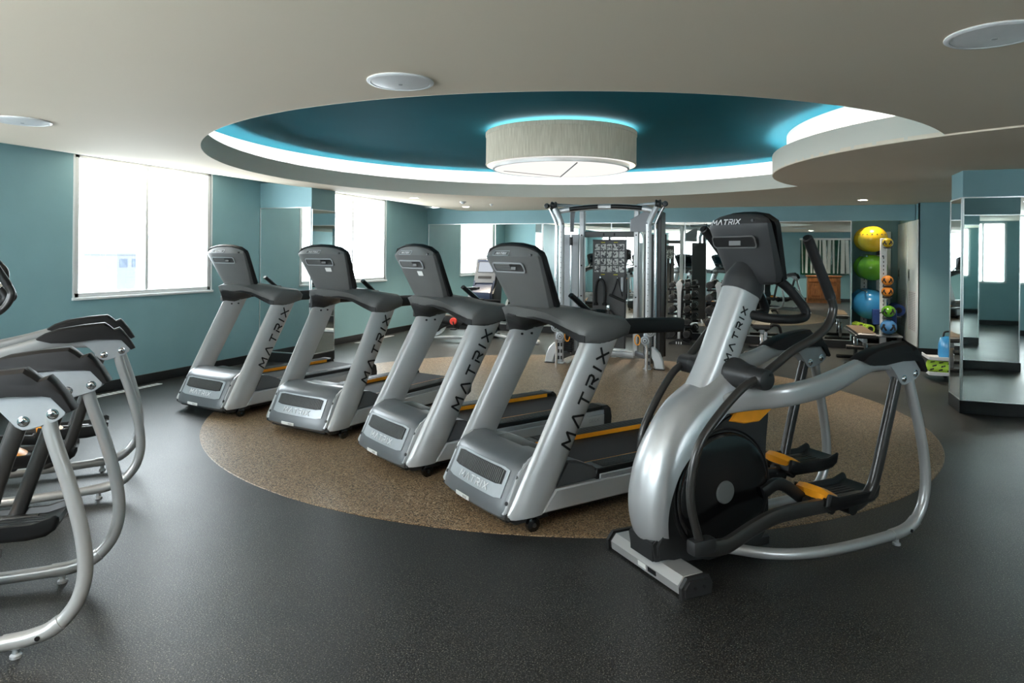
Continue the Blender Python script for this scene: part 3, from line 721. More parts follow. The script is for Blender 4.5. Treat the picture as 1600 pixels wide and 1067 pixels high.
    for z, xb, w, dd in lev:
        L = []
        for k in range(15):
            y = -w/2+w*k/14; e = abs(2*k/14-1); L.append((xb+.035*e**5+.012*e*e, y, z))
        L += [(xb+dd, w/2, z), (xb+dd, 0, z), (xb+dd, -w/2, z)]; lo.append(L)
    b = B(); loft(b, lo); co = obj('console_shell', b, m_econ, t, ang=30)
    O = Vector((.606+.092+EDX, 0, 1.535)); V = Vector((-.37, 0, 1)).normalized(); U = Vector((0, 1, 0))
    pol = [(-.13, -.185), (.13, -.185), (.165, -.165), (.212, .12), (.208, .145), (.16, .18), (.08, .195), (0, .198), (-.08, .195), (-.16, .18), (-.208, .145), (-.212, .12), (-.165, -.165)]
    b = B(); plate(b, pol, O-Vector((.012, 0, 0)), U, V, .03); bz = obj('console_bezel', b, m_black, t)
    b = B(); plate(b, rrect(.28, .20, .015), O+Vector((.020, 0, .01))+V*.03, U, V, .002); obj('screen', b, m_screen, bz)
    def bk(y, z, d=0.):
        v = interp(lev, z); e = abs(2*y/v[1]); return (v[0]+.035*e**5+.012*e*e-d, y, z)
    b = B(); frame(b, .30, .062, .006, bk(0, 1.575, .001), (0, -1, 0), (-.38, 0, 1), .005, .018); obj('vent_frame', b, m_con, co)
    b = B(); plate(b, rrect(.288, .05, .014), bk(0, 1.575, .0005), (0, -1, 0), (-.38, 0, 1), .003); obj('vent_backing', b, m_black, co)
    b = B()
    for k in range(5):
        for ya, yb in ((.05, .135), (-.135, -.075)): box(b, Vector(bk((ya+yb)/2, 1.558+k*.0088, .0045)), (.003, yb-ya, .0035))
    box(b, Vector(bk(-.01, 1.575, .0045)), (.003, .08, .036)); obj('vent_slat', b, m_con, co, smooth=False, kind='stuff')
    b = B(); lettering(b, 'MATRIX', Vector(bk(.03, 1.676, .0035)), (0, -1, 0), (.30, 0, .95), .025, .2, .002); obj('lettering', b, m_white, co, smooth=False, kind='stuff')
    b = B(); cyl(b, bk(-.135, 1.678, -.01), bk(-.135, 1.678, .003), .008, seg=12); obj('port', b, m_black, co)
    # fixed pulse grips
    for s in (-1, 1):
        b = B(); sweep(b, [(.57, s*.045, 1.215), (.64, s*.105, 1.195), (.75, s*.132, 1.186), (.86, s*.138, 1.188), (.893, s*.137, 1.215), (.86, s*.130, 1.268), (.785, s*.115, 1.345), (.72, s*.10, 1.39)], .024, seg=14, n=6); g = obj('fixed_grip', b, m_rubber, t)
        b = B(); sweep(b, [(.862, s*.131, 1.268), (.805, s*.119, 1.327)], .0205, seg=12); 
        for v in b.verts: v.co.x += .007; v.co.z += .007
        obj('pulse_sensor', b, m_chrome, g)
    b = B(); bx(.52, .60, -.07, .07, 1.17, 1.25, .02, b); obj('grip_mount', b, m_black, t)
    # pivot hub
    for s in (-1, 1):
        b = B(); lathe(b, [(.0, s*.06), (.078, s*.06), (.078, s*.10), (.060, s*.16), (.056, s*.20), (.053, s*.205), (.050, s*.21), (.050, s*.285), (.045, s*.298), (.025, s*.303), (0, s*.303)], 32, (.46, 0, .925), 'Y'); h = obj('pivot_hub', b, m_dgrey, t)
        b = B(); cyl(b, (.475, s*.303, .95), (.475, s*.307, .95), .008, seg=10); obj('hub_plug', b, m_black, h)
        rot = 0 if s < 0 else R(15)
        def q(x, z):
            dx, dz = x-.45, z-.93; c, sn = math.cos(rot), math.sin(rot); return (.45+dx*c-dz*sn, s*.265, .93+dx*sn+dz*c)
        b = B(); sweep(b, [q(.45, .935), q(.55, .99), q(.658, 1.049), q(.811, 1.107), q(.900, 1.165), q(.936, 1.245), q(.912, 1.31)], .021, n=7, seg=14); sweep(b, [q(.44, .93), q(.35, .90), q(.217, .80), q(.093, .672), q(.046, .54), q(.040, .397), q(.094, .215)], .0195, n=7, seg=14); ar = obj('moving_arm', b, m_arm, t)
        b = B(); sweep(b, [q(.918, 1.295), q(.907, 1.32), q(.83, 1.456), q(.765, 1.572), q(.742, 1.600)], .0265, .023, n=5, seg=14, side=(0, 1, 0), scale=lambda f: 1 if f < .93 else .72); obj('arm_grip', b, m_rubber, ar)
        # foot link
        sh_ = 0 if s < 0 else .20
        pz = q(.094, .205)
        if s < 0: fl = [(.07, s*.265, .20), (.20, s*.265, .182), (.27, s*.262, .185), (.42, s*.255, .228), (.58, s*.255, .262), (.85, s*.25, .262), (1.20, s*.25, .258)]
        else: fl = [(.26, s*.265, .150), (.40, s*.265, .155), (.55, s*.255, .20), (.80, s*.25, .285), (1.05, s*.245, .310), (1.30, s*.245, .305)]
        b = B(); sweep(b, fl, .022, .036, n=6, seg=14, e=3.2, side=(0, 1, 0)); fo = obj('foot_link', b, m_arm, t)
        f0 = fl[0]; b = B(); box(b, (f0[0]+.035, s*.262, f0[2]+.005), (.13, .062, .068), bev=.016, seg=2); obj('link_joint', b, m_dgrey, fo)
        # pedal
        px, pzz = (.93, .285) if s < 0 else (1.08, .335)
        b = B(); 
        outer = [(-.045, .020), (-.06, -.016), (-.02, -.045), (.22, -.050), (.29, -.040), (.325, -.016), (.338, .012), (.325, .020), (.30, .012), (.25, -.002), (.02, -.002)]
        loft(b, [[(px+.13+(x-.13)*k, s*y, pzz+(z+dz if z > -.015 else z*k2)) for x, z in outer] for y, dz, k, k2 in ((.070, .020, .93, .55), (.075, .026, .97, .85), (.083, .024, 1, 1), (.092, .0, 1, 1), (.24, .0, 1, 1), (.275, .0, 1, 1), (.286, .024, 1, 1), (.294, .026, .97, .85), (.30, .020, .93, .55))]); pe = obj('pedal', b, m_black, t)
        b = B(); loft(b, [[(px+x*k, s*y, pzz+.006+z*k) for x, z in ((-.056, .0), (-.060, .034), (-.03, .050), (.03, .028), (.075, .002), (.0, -.004))] for y, k in ((.080, .5), (.095, .85), (.14, 1.05), (.20, 1.1), (.25, .95), (.285, .45))]); obj('toe_stop', b, m_orange, pe)
        b = B()
        for k in range(6): bx(px+.09, px+.27, s*(.115+k*.026), s*(.125+k*.026), pzz-.004, pzz+.001, 0, b)
        obj('tread_rib', b, m_dgrey, pe, smooth=False, kind='stuff')
        b = B(); box(b, (px-.04, s*.17, pzz-.045), (.10, .06, .07), Matrix.Rotation(R(20), 3, 'Y'), .012); cyl(b, (px+.02, s*.12, pzz-.05), (px+.02, s*.26, pzz-.05), .025, seg=14); obj('pedal_bracket', b, m_black, pe)
        # crank link from the housing to the pedal
        b = B(); sweep(b, [(.60, s*.135, .33 if s < 0 else .38), (.72, s*.14, .36 if s < 0 else .33), (px-.02, s*.15, pzz-.05)], .018, .032, n=4, seg=10, e=3.5, side=(0, 1, 0)); obj('crank_link', b, m_black, t)
        # suspension rail
        b = B(); sweep(b, [(.37, s*.095, .785), (.46, s*.175, .812), (.56, s*.258, .834), (.66, s*.292, .850), (.80, s*.30, .870), (.95, s*.30, .905), (1.08, s*.30, .945), (1.17, s*.30, .960), (1.30, s*.30, .955), (1.46, s*.30, .935)], .034, .052, n=5, seg=16, e=3.6, side=(0, 1, 0), scale=lambda f: 1 if f < .5 else (1-.45*(f-.5)/.5, 1-.4*(f-.5)/.5)); obj('suspension_rail', b, m_tube, t)
        # rail pad
        sid = [(.252, .55), (.258, .85), (.275, 1), (.30, 1), (.325, 1), (.342, .85), (.348, .55)]
        pad = [(1.06, .985), (1.10, 1.012), (1.17, 1.038), (1.30, 1.058), (1.405, 1.066), (1.43, 1.045), (1.452, 1.024), (1.482, 1.035), (1.50, 1.015), (1.535, .965), (1.568, .905), (1.552, .898), (1.50, .958), (1.47, .965), (1.36, .968), (1.22, .955), (1.13, .958)]
        b = B(); loft(b, [[(1.30+(x-1.30)*(1 if k == 1 else .985 if k > .8 else .965), s*y, (z if z < .97 else .97+(z-.97)*k)) for x, z in pad] for y, k in sid]); pd = obj('rail_pad', b, m_pad, t, ang=32)
        # bolted plate
        b = B(); prism(b, [(1.27, .962), (1.495, .960), (1.540, .908), (1.535, .885), (1.505, .863), (1.42, .838), (1.398, .838), (1.375, .852), (1.33, .915)], s*.268, s*.322, .003); pl = obj('rail_plate', b, m_lite, t, ang=25)
        for (x, z) in ((1.402, .871), (1.494, .892)):
            b = B()
            for yy, dr in ((s*.322, 1), (s*.268, -1)): lathe(b, [(0, yy+s*dr*.009), (.010, yy+s*dr*.009), (.014, yy+s*dr*.006), (.015, yy+s*dr*.003), (.020, yy+s*dr*.002), (.020, yy)], 16, (x, 0, z), 'Y')
            obj('bolt', b, m_chrome, pl)
            b = B()
            for yy, dr in ((s*.322, 1), (s*.268, -1)): cyl(b, (x, yy+s*dr*.009, z), (x, yy+s*dr*.0095, z), .006, seg=6)
            obj('bolt_socket', b, m_black, pl)
        # pendulum
        pp = [(1.385, s*.295, .875), (1.335, s*.295, .72), (1.285, s*.29, .545), (1.245, s*.285, .40), (1.205, s*.28, .305), (1.13, s*.272, .245), (1.06, s*.262, .235)] if s < 0 else [(1.385, s*.295, .875), (1.335, s*.295, .72), (1.27, s*.29, .52), (1.225, s*.285, .38), (1.20, s*.275, .31), (1.17, s*.262, .295)]
        b = B(); sweep(b, pp, .024, .031, n=6, seg=16, e=2.4, side=(0, 1, 0)); pn = obj('pendulum_arm', b, m_arm, t)
        b = B(); cyl(b, (pp[-1][0], s*.232, pp[-1][2]), (pp[-1][0], s*.295, pp[-1][2]), .034, seg=18); obj('pendulum_joint', b, m_black, pn)
        # rear leg and floor tube
        b = B(); sweep(b, [(1.468, s*.295, .90), (1.49, s*.30, .80), (1.545, s*.308, .62), (1.588, s*.312, .44), (1.602, s*.312, .30), (1.585, s*.312, .20), (1.545, s*.310, .130), (1.49, s*.308, .085), (1.42, s*.305, .063), (1.28, s*.303, .055), (1.05, s*.30, .052), (.86, s*.285, .052), (.70, s*.25, .054), (.56, s*.19, .06), (.42, s*.10, .075)], .0265, n=6, seg=18); lg = obj('rear_leg', b, m_tube, t)
        b = B(); sweep(b, [(1.525, s*.3095, .110), (1.48, s*.3075, .081), (1.41, s*.305, .063), (1.34, s*.304, .058)], .0295, n=4, seg=18); cl = obj('leg_collar', b, m_tube, lg)
        b = B(); cyl(b, (1.455, s*.275, .072), (1.455, s*.3395, .072), .009, seg=12); obj('collar_screw', b, m_black, cl)
        b = B(); lathe(b, [(0, 0), (.020, 0), (.020, .010), (.012, .016), (.012, .045)], 16, (1.38, s*.304, 0)); obj('leveller_foot', b, m_lite, lg)
    b = B(); bx(.36, .72, -.08, .08, .03, .085, .01, b); obj('base_beam', b, m_dgrey, t)
    return t
E0 = make_elliptical('large silver elliptical trainer in the right foreground')
E0.location = (-.544, 3.268, 0); E0.rotation_euler = (0, 0, R(46.6))
dup(E0, (-3.838, 1.043, 0), R(40.5), 'nearest elliptical at the left edge, only its rear rails and legs showing')
dup(E0, (-4.921, 2.123, 0), R(50.0), 'elliptical at the left edge, second from the camera, closer to the window')

# ------------------------------------------------------------------ cable machine (functional trainer) in front of the back wall
def card_mat():
    m = bpy.data.materials.new('exercise_card_print'); m.use_nodes = True; n = m.node_tree.nodes; l = m.node_tree.links
    b = n['Principled BSDF']; tc = n.new('ShaderNodeTexCoord'); t = n.new('ShaderNodeTexNoise'); t.inputs['Scale'].default_value = 34; t.inputs['Detail'].default_value = 2
    oi = n.new('ShaderNodeObjectInfo'); ad = n.new('ShaderNodeVectorMath'); ad.operation = 'ADD'
    l.new(tc.outputs['Object'], ad.inputs[0]); l.new(oi.outputs['Location'], ad.inputs[1]); l.new(ad.outputs[0], t.inputs['Vector'])
    r = n.new('ShaderNodeValToRGB'); r.color_ramp.interpolation = 'LINEAR'; r.color_ramp.elements[0].position = .40; r.color_ramp.elements[0].color = (.05, .05, .06, 1); r.color_ramp.elements[1].position = .50; r.color_ramp.elements[1].color = (.72, .73, .70, 1)
    l.new(t.outputs['Fac'], r.inputs[0]); l.new(r.outputs[0], b.inputs['Base Color']); b.inputs['Roughness'].default_value = .4
    return m
m_card = card_mat()
m_panel = mat('panel_grey', (.105, .105, .105), .5, .1, var=.03)
ft = thing('cable_machine', 'tall silver dual cable machine with a grey exercise chart panel by the back wall', 'cable machine', (-2.14, 9.1, 0), 0)
cxm = -2.14
def X(x): return x-cxm
def Yl(y): return y-9.1
for s, xf in ((-1, -2.72), (1, -1.52)):
    # double front uprights that bend out at the top
    for k, (dx, dy) in enumerate(((0, 0), (s*.085, .03))):
        b = B(); sweep(b, [(X(xf)+dx, dy, .02), (X(xf)+dx, dy, 1.0), (X(xf)+dx, dy, 1.85), (X(xf)+dx, dy, 1.93), (X(xf)+dx+s*.05, dy, 2.05), (X(xf)+dx+s*.10, dy, 2.15)], .038 if k == 0 else .022, n=4, seg=16); obj('front_upright', b, m_silver if k == 0 else m_chrome, ft)
    b = B()
    for k in range(22): cyl(b, (X(xf), -.036, .35+k*.07), (X(xf), -.0395, .35+k*.07), .006, seg=6)
    obj('adjustment_hole', b, m_black, ft, smooth=False, kind='stuff')
    # top pulley and knobs
    b = B(); lathe(b, [(0, -.035), (.052, -.035), (.057, -.025), (.045, -.012), (.045, .012), (.057, .025), (.052, .035), (0, .035)], 24, (X(xf)+s*.12, .0, 2.19), 'X'); obj('top_pulley', b, m_dgrey, ft)
    b = B(); lathe(b, [(0, -.04), (.028, -.036), (.038, -.01), (.034, .02), (.016, .03), (.014, .07)], 20, (X(xf)+s*.215, -.02, 2.185), 'Y'); obj('end_knob', b, m_black, ft)
    b = B(); sweep(b, [(X(xf)+s*.20, .0, 2.185), (X(xf)+s*.10, .05, 2.20), (X(xf)-s*.20, .25, 2.19)], .022, n=4); obj('top_arm', b, m_lite, ft)
    # rear upright
    xr = -2.636 if s < 0 else -1.826
    b = B(); bx(X(xr)-.038, X(xr)+.038, Yl(9.9)-.05, Yl(9.9)+.05, .05, 2.16, .012, b); ru = obj('rear_upright', b, m_silver, ft)
    b = B()
    for z in (.45, .9, 1.35, 1.8): cyl(b, (X(xr), Yl(9.9)-.052, z), (X(xr), Yl(9.9)-.056, z), .012, seg=10)
    obj('bolt', b, m_black, ru)
    # top gusset
    b = B(); prism(b, [(X(xf)-s*.03, 1.83), (X(xr)+s*0, 1.83), (X(xr), 2.0), (X(xf)-s*.10+0, 2.12), (X(xf)-s*.03, 2.12)] if s < 0 else [(X(xf)-s*.03, 1.83), (X(xf)-s*.03, 2.12), (X(xf)-s*.10, 2.12), (X(xr), 2.0), (X(xr), 1.83)], .30, .33, .004); obj('gusset', b, m_grey, ft)
    # weight stack: shroud, guide rods, plates
    xs_ = xf+s*.02
    b = B(); bx(X(xs_)-.15, X(xs_)+.15, .42, .46, .12, 1.80, .006, b); obj('rear_shroud', b, m_dgrey if s > 0 else m_lite, ft)
    if s > 0: b = B(); bx(X(xf)+.10, X(xf)+.155, .06, .44, .12, 2.10, .008, b); obj('side_shroud', b, m_black, ft)
    for dx in (-.07, .07):
        b = B(); cyl(b, (X(xs_)+dx, .30, .10), (X(xs_)+dx, .30, 1.80), .011, seg=10); obj('guide_rod', b, m_chrome, ft)
        b = B(); cyl(b, (X(xs_)+dx, .30, 1.64), (X(xs_)+dx, .30, 1.76), .024, seg=12); obj('rod_bumper', b, m_black, ft)
    b0 = None
    for k in range(14):
        if b0 is None:
            b = B(); box(b, (0, 0, 0), (.22, .10, .026), bev=.004); b0 = obj('weight_plate', b, m_black, ft); o = b0
        else:
            o = b0.copy(); COL.objects.link(o)
        o.location = (X(xs_), .30, .135+k*.029)
    # sliding pulley carriage low on the upright
    b = B(); bx(X(xf)-.05, X(xf)+.05, -.05, .05, .30, .50, .012, b); ca = obj('carriage', b, m_lite, ft)
    b = B()
    for z, dx in ((.50, -.05), (.39, .02)): lathe(b, [(0, -.03), (.035, -.03), (.058, -.022), (.052, 0), (.058, .022), (.035, .03), (0, .03)], 24, (X(xf)+dx*(-s if s>0 else 1), -.09, z), 'Y')
    obj('swivel_pulley', b, m_lite, ca)
    b = B()
    for z, dx in ((.50, -.05), (.39, .02)):
        lathe(b, [(.030, -.122), (.036, -.122), (.036, -.118)], 20, (X(xf)+dx*(-s if s>0 else 1), 0, z), 'Y'); lathe(b, [(0, -.122), (.010, -.122), (.012, -.118)], 12, (X(xf)+dx*(-s if s>0 else 1), 0, z), 'Y')
    obj('pulley_hub', b, m_black, ca)
    b = B(); 
    pts = [(X(xf)-s*.12+.035*math.cos(t), -.10, .39+.065*math.sin(t)) for t in [2*math.pi*i/16 for i in range(17)]]
    sweep(b, pts, .008, n=1, seg=8, caps=False, smooth=False); obj('cable_loop', b, m_orange, ca)
    # foot: plate, chrome leg, curved silver outrigger
    b = B(); bx(X(xf)-.05, X(xf)+.05, -.06, .06, 0, .02, .004, b); bx(X(xf)-.035, X(xf)+.035, -.035, .035, .02, .33, .01, b); obj('foot_post', b, m_silver, ft)
    b = B(); cyl(b, (X(xf)+s*.02-.02, -.075, 0.0), (X(xf)+s*.02-.02, -.075, .34), .020, seg=14); obj('chrome_post', b, m_chrome, ft)
    b = B(); arc = [(X(xf)+s*.05, .30), (X(xf)+s*.10, .285), (X(xf)+s*.16, .22), (X(xf)+s*.20, .13), (X(xf)+s*.22, .03), (X(xf)+s*.22, .012), (X(xf)+s*.10, .012), (X(xf)+s*.10, .10), (X(xf)+s*.05, .16)]
    prism(b, arc, -.045, .045, .012); ou = obj('outrigger', b, m_silver, ft)
    b = B(); bx(X(xf)+s*.09, X(xf)+s*.225, -.05, .05, 0, .014, .003, b); obj('rubber_foot', b, m_black, ou)
    b = B(); 
    for k in range(3): bx(X(xf)-.03, X(xf)+.03, -.037, -.0355, .06+k*.09, .11+k*.09, 0, b)
    obj('instruction_sticker', b, m_black, ft, smooth=False)
    b = B(); sweep(b, [(X(xf), .03, .10), (X(xf), .4, .09), (X(xr), Yl(9.9), .09)], .045, .04, n=4, e=3.5, side=(0, 0, 1)); obj('side_beam', b, m_grey, ft)
b = B(); sweep(b, [(X(-2.85), .06, 2.085), (X(-2.72), .06, 2.125), (X(-2.45), .06, 2.155), (X(-2.12), .06, 2.165), (X(-1.80), .06, 2.155), (X(-1.55), .06, 2.125), (X(-1.43), .06, 2.09)], .034, .040, n=5, seg=16, e=2.6, side=(0, 1, 0)); ub = obj('pull_up_bar', b, m_silver, ft)
for xa, xb in ((-2.62, -2.22), (-2.04, -1.62)):
    b = B(); n = 8; pts = []
    for k in range(n+1):
        x = xa+(xb-xa)*k/n; pts.append((X(x), .06-.02, 2.168-((x+2.12)/.72)**2*.062))
    sweep(b, pts, .026, .030, n=2, seg=12, side=(0, 1, 0)); obj('grip_sleeve', b, m_black, ub)
b = B(); bx(X(-2.60), X(-1.86), Yl(9.88), Yl(9.95), 1.77, 1.855, .01, b); tb = obj('cross_beam', b, m_con, ft)
b = B()
for x in (-2.31, -2.15): bx(X(x)-.012, X(x)+.012, Yl(9.876), Yl(9.88), 1.79, 1.83, 0, b)
obj('bolt', b, m_black, tb)
b = B(); sweep(b, [(X(-2.62), Yl(9.9), .06), (X(-2.23), Yl(9.98), .06), (X(-1.84), Yl(9.9), .06)], .05, .045, n=6, e=3.5, side=(0, 0, 1)); obj('base_beam', b, m_silver, ft)
b = B(); bx(X(-2.485), X(-1.985), Yl(9.93), Yl(9.96), .14, 1.735, .004, b); pn = obj('chart_panel', b, m_panel, ft)
b = B(); bx(X(-2.003), X(-1.985), Yl(9.915), Yl(9.93), .14, 1.735, 0, b); bx(X(-2.485), X(-1.985), Yl(9.92), Yl(9.93), 1.715, 1.735, 0, b); obj('panel_edge', b, m_black, pn)
b = B(); bx(X(-2.25), X(-2.22), Yl(9.93), Yl(9.945), 1.735, 1.77, 0, b); obj('panel_hanger', b, m_black, pn)
c0 = None
for r in range(4):
    for c in range(5):
        if c0 is None: b = B(); box(b, (0, 0, 0), (.076, .006, .092)); c0 = obj('exercise_card', b, m_card, pn, smooth=False); o = c0
        else: o = c0.copy(); COL.objects.link(o)
        o.location = (X(-2.415+c*.0915), Yl(9.926), 1.625-r*.108)
b = B()
for r in range(2):
    for x in (-2.33, -2.14): bx(X(x)-.03, X(x)+.03, Yl(9.9285), Yl(9.93), 1.69-r*.475, 1.70-r*.475, 0, b)
obj('yellow_stripe', b, m_yellow, pn, smooth=False)
b = B()
for i, x in enumerate((-2.36, -2.10, -2.235)): 
    z = (1.165, 1.175, .745)[i]; cyl(b, (X(x), Yl(9.93), z), (X(x), Yl(9.87), z), .008, seg=8)
obj('hook', b, m_chrome, pn)
# attachments hanging on the panel
def at_panel(name, label, cat, x, z): return thing(name, label, cat, (x, 9.895, z))
t = at_panel('triceps_rope', 'black double ended rope hanging at the upper left of the grey chart panel', 'rope', -2.36, 1.165)
b = B(); sweep(b, [(-.065, 0, -.36), (-.07, 0, -.20), (-.05, 0, -.06), (0, 0, -.015), (.05, 0, -.06), (.07, 0, -.20), (.065, 0, -.36)], .020, n=6, seg=10); obj('rope', b, m_black, t)
for s in (-1, 1): b = B(); lathe(b, [(0, -.405), (.034, -.40), (.036, -.37), (.022, -.355), (0, -.355)], 16, (s*.065, 0, 0)); obj('end_stop', b, m_black, t)
b = B(); lathe(b, [(.010, -.02), (.016, 0), (.010, .03), (0, .035)], 12); obj('clip', b, m_chrome, t)
t = at_panel('stirrup_handle', 'black triangular strap handle hanging at the upper right of the chart panel', 'handle', -2.10, 1.175)
b = B(); sweep(b, [(0, 0, .0), (-.05, 0, -.16), (-.10, 0, -.26)], .010, .016, n=4, seg=8); sweep(b, [(0, 0, 0), (.03, 0, -.12), (.07, 0, -.27)], .010, .016, n=4, seg=8); obj('strap', b, m_black, t)
b = B(); cyl(b, (-.12, 0, -.25), (.10, 0, -.34), .020, seg=12); obj('grip', b, m_black, t)
b = B(); bx(.045, .085, -.006, .006, -.20, .01, .003, b); obj('tag', b, m_lite, t)
t = at_panel('row_handle', 'V shaped close grip row handle hanging low on the chart panel', 'handle', -2.235, .745)
b = B(); sweep(b, [(0, 0, -.02), (-.06, 0, -.08), (-.13, 0, -.17)], .016, n=4, seg=10); sweep(b, [(0, 0, -.02), (.06, 0, -.08), (.13, 0, -.17)], .016, n=4, seg=10); obj('frame', b, m_dgrey, t)
b = B(); lathe(b, [(0, -.05), (.03, -.045), (.034, 0), (.028, .03), (0, .035)], 16); obj('eye_plate', b, m_chrome, t)
b = B(); bx(-.006, .006, -.01, .01, -.20, -.03, .002, b); bx(-.07, .07, -.01, .01, -.215, -.195, .003, b); obj('cross_piece', b, m_chrome, t)
for s in (-1, 1): b = B(); cyl(b, (s*.10, -.05, -.16), (s*.16, .02, -.18), .017, seg=10); obj('grip', b, m_black, t)
# bars hanging on the back of the chart panel (the photo shows them in the mirror)
for k in range(8):
    o = c0.copy(); COL.objects.link(o); o.location = (X(-2.32+(k % 4)*.092), Yl(9.964), 1.60-(k//4)*.11)
b = B()
for x in (-2.24, -2.14, -2.055): cyl(b, (X(x), Yl(9.96), 1.43), (X(x), Yl(10.02), 1.43), .008, seg=8)
obj('rear_hook', b, m_chrome, pn, smooth=False, kind='stuff')
t = thing('curl_bar', 'wavy chrome curl bar on the back of the chart panel, seen in the mirror', 'bar', (-2.24, 9.995, .45))
b = B(); sweep(b, [(0, 0, 0), (0, 0, .22), (.0, 0, .30), (.055, 0, .42), (.0, 0, .54), (.06, 0, .66), (.0, 0, .78), (0, 0, 1.0)], .014, n=5, seg=10); obj('shaft', b, m_chrome, t)
b = B(); lathe(b, [(0, -.005), (.018, -.005), (.018, .04), (0, .04)], 14); obj('end_collar', b, m_chrome, t)
t = thing('straight_bar', 'straight chrome bar on the back of the chart panel, seen in the mirror', 'bar', (-2.14, 9.995, .45))
b = B(); cyl(b, (0, 0, 0), (0, 0, 1.0), .016, seg=12); obj('shaft', b, m_chrome, t)
b = B(); lathe(b, [(0, -.01), (.024, -.01), (.024, .06), (0, .06)], 14); obj('end_collar', b, m_chrome, t)
t = thing('pulldown_bar', 'dark gripped pulldown bar on the back of the chart panel, seen in the mirror', 'bar', (-2.055, 9.995, .55))
b = B(); cyl(b, (0, 0, 0), (0, 0, .80), .018, seg=12); obj('grip', b, m_black, t)
b = B(); cyl(b, (0, 0, .80), (0, 0, .90), .016, seg=12); obj('end', b, m_chrome, t)

# ------------------------------------------------------------------ dumbbell towers
db0 = None
def dumbbell(loc, r, label, grp):
    t = thing('dumbbell', label, 'dumbbell', loc, 0, grp)
    b = B(); cyl(b, (0, -.07, 0), (0, .07, 0), .015, seg=10); obj('handle', b, m_grey, t)
    for s in (-1, 1):
        b = B(); lathe(b, [(0, s*.065), (r*.75, s*.065), (r, s*.08), (r, s*.145), (r*.82, s*.16), (0, s*.16)], 10, axis='Y'); h = obj('head', b, m_dgrey, t, ang=20)
        b = B(); lathe(b, [(0, s*.163), (r*.45, s*.163), (r*.5, s*.159)], 14, axis='Y'); obj('end_disc', b, m_con if False else m_black, h)
def tower(x, y, label):
    t = thing('dumbbell_tower', label, 'rack', (x, y, 0))
    b = B(); prism(b, [(-.17, 0), (.17, 0), (.17, .03), (.06, .06), (.05, .10), (-.05, .10), (-.06, .06), (-.17, .03)], -.16, .16, .006); obj('base', b, m_black, t)
    b = B()
    for k in range(3): bx(-.05+k*.04, -.035+k*.04, -.162, -.16, .01, .05, 0, b)
    obj('base_sticker', b, m_white, t)
    b = B(); bx(-.045, .045, -.05, .05, .10, 1.07, .01, b); obj('post', b, m_black, t)
    b = B(); prism(b, [(-.022, .10), (.022, .10), (.028, .9), (.06, 1.02), (.02, 1.08), (-.02, 1.08), (-.06, 1.02), (-.028, .9)], -.17, -.13, .006); obj('front_spine', b, m_lite, t)
    for k in range(5):
        z = .135+k*.21
        for s in (-1, 1):
            b = B(); bx(s*.02, s*.20, -.10, -.07, z-.06, z-.03, .004, b); bx(s*.02, s*.20, .07, .10, z-.06, z-.03, .004, b); bx(s*.17, s*.20, -.10, .10, z-.06, z-.02, .004, b); obj('cradle_arm', b, m_black, t)
    return t
tower(-1.455, 12.0, 'dark dumbbell tower with a pale front spine just right of the cable machine')
nm = ['bottom', 'second', 'third', 'fourth', 'top']
for k in range(5):
    for s in (-1, 1):
        dumbbell((-1.455+s*.125, 12.0, .175+k*.21), .068-.005*k, 'round dumbbell on the %s cradle, %s side of the left tower' % (nm[k], 'left' if s < 0 else 'right'), 'dumbbells on the left tower')
tower(-.81, 11.98, 'dumbbell tower half hidden behind the mast of the front elliptical')
for k in range(5):
    for s in (-1, 1):
        dumbbell((-.81+s*.155, 11.98, .175+k*.21), .078-.004*k, 'round dumbbell on the %s cradle, %s side of the right tower' % (nm[k], 'left' if s < 0 else 'right'), 'dumbbells on the right tower')

# ------------------------------------------------------------------ spin bike and console kiosk near the back left corner
t = thing('spin_bike', 'black spin bike with a white ringed flywheel and red hub by the back window', 'exercise bike', (-5.06, 10.62, 0), R(10))
# bike forward is -x
b = B(); lathe(b, [(.19, -.02), (.235, -.028), (.245, -.02), (.245, .02), (.235, .028), (.19, .02), (.19, -.02)], 40, (-.40, 0, .33), 'Y'); fw = obj('flywheel', b, m_white, t)
b = B(); lathe(b, [(0, -.012), (.19, -.012), (.19, .012), (0, .012)], 32, (-.40, 0, .33), 'Y'); obj('flywheel_web', b, m_black, fw)
b = B(); lathe(b, [(0, -.035), (.05, -.035), (.06, -.02), (.06, .02), (.05, .035), (0, .035)], 20, (-.40, 0, .33), 'Y'); obj('hub', b, m_lite, fw)
b = B(); sweep(b, [(-.40, -.09, .33), (-.22, -.10, .40), (0, -.08, .36), (.12, -.06, .30)], .05, .09, n=5, e=3, side=(0, 1, 0)); obj('chain_guard', b, m_black, t)
b = B(); lathe(b, [(0, -.165), (.055, -.165), (.062, -.15), (.062, -.12), (0, -.12)], 20, (.0, 0, .36), 'Y'); obj('red_crank_disc', b, m_red, t)
b = B(); sweep(b, [(-.45, 0, .10), (-.30, 0, .24), (-.05, 0, .33), (.25, 0, .30), (.40, 0, .12)], .045, .05, n=5, e=3, side=(0, 1, 0)); obj('frame', b, m_black, t)
b = B(); sweep(b, [(-.42, .06, .36), (-.34, .05, .62), (-.26, .0, .86)], .028, .04, n=4, e=3, side=(0, 1, 0)); obj('head_post', b, m_lite, t)
b = B(); sweep(b, [(.12, 0, .32), (.22, 0, .62), (.26, 0, .82)], .026, .035, n=4, e=3, side=(0, 1, 0)); obj('seat_post', b, m_lite, t)
b = B(); loft(b, [[(.16+.0, y*.3, .90+0), (.20, y*.5, .935), (.34, y*1.0, .945), (.40, y*1.0, .94), (.40, y*.9, .90), (.28, y*.6, .88)] for y in (-.10, -.06, 0, .06, .10)]); obj('saddle', b, m_black, t)
b = B()
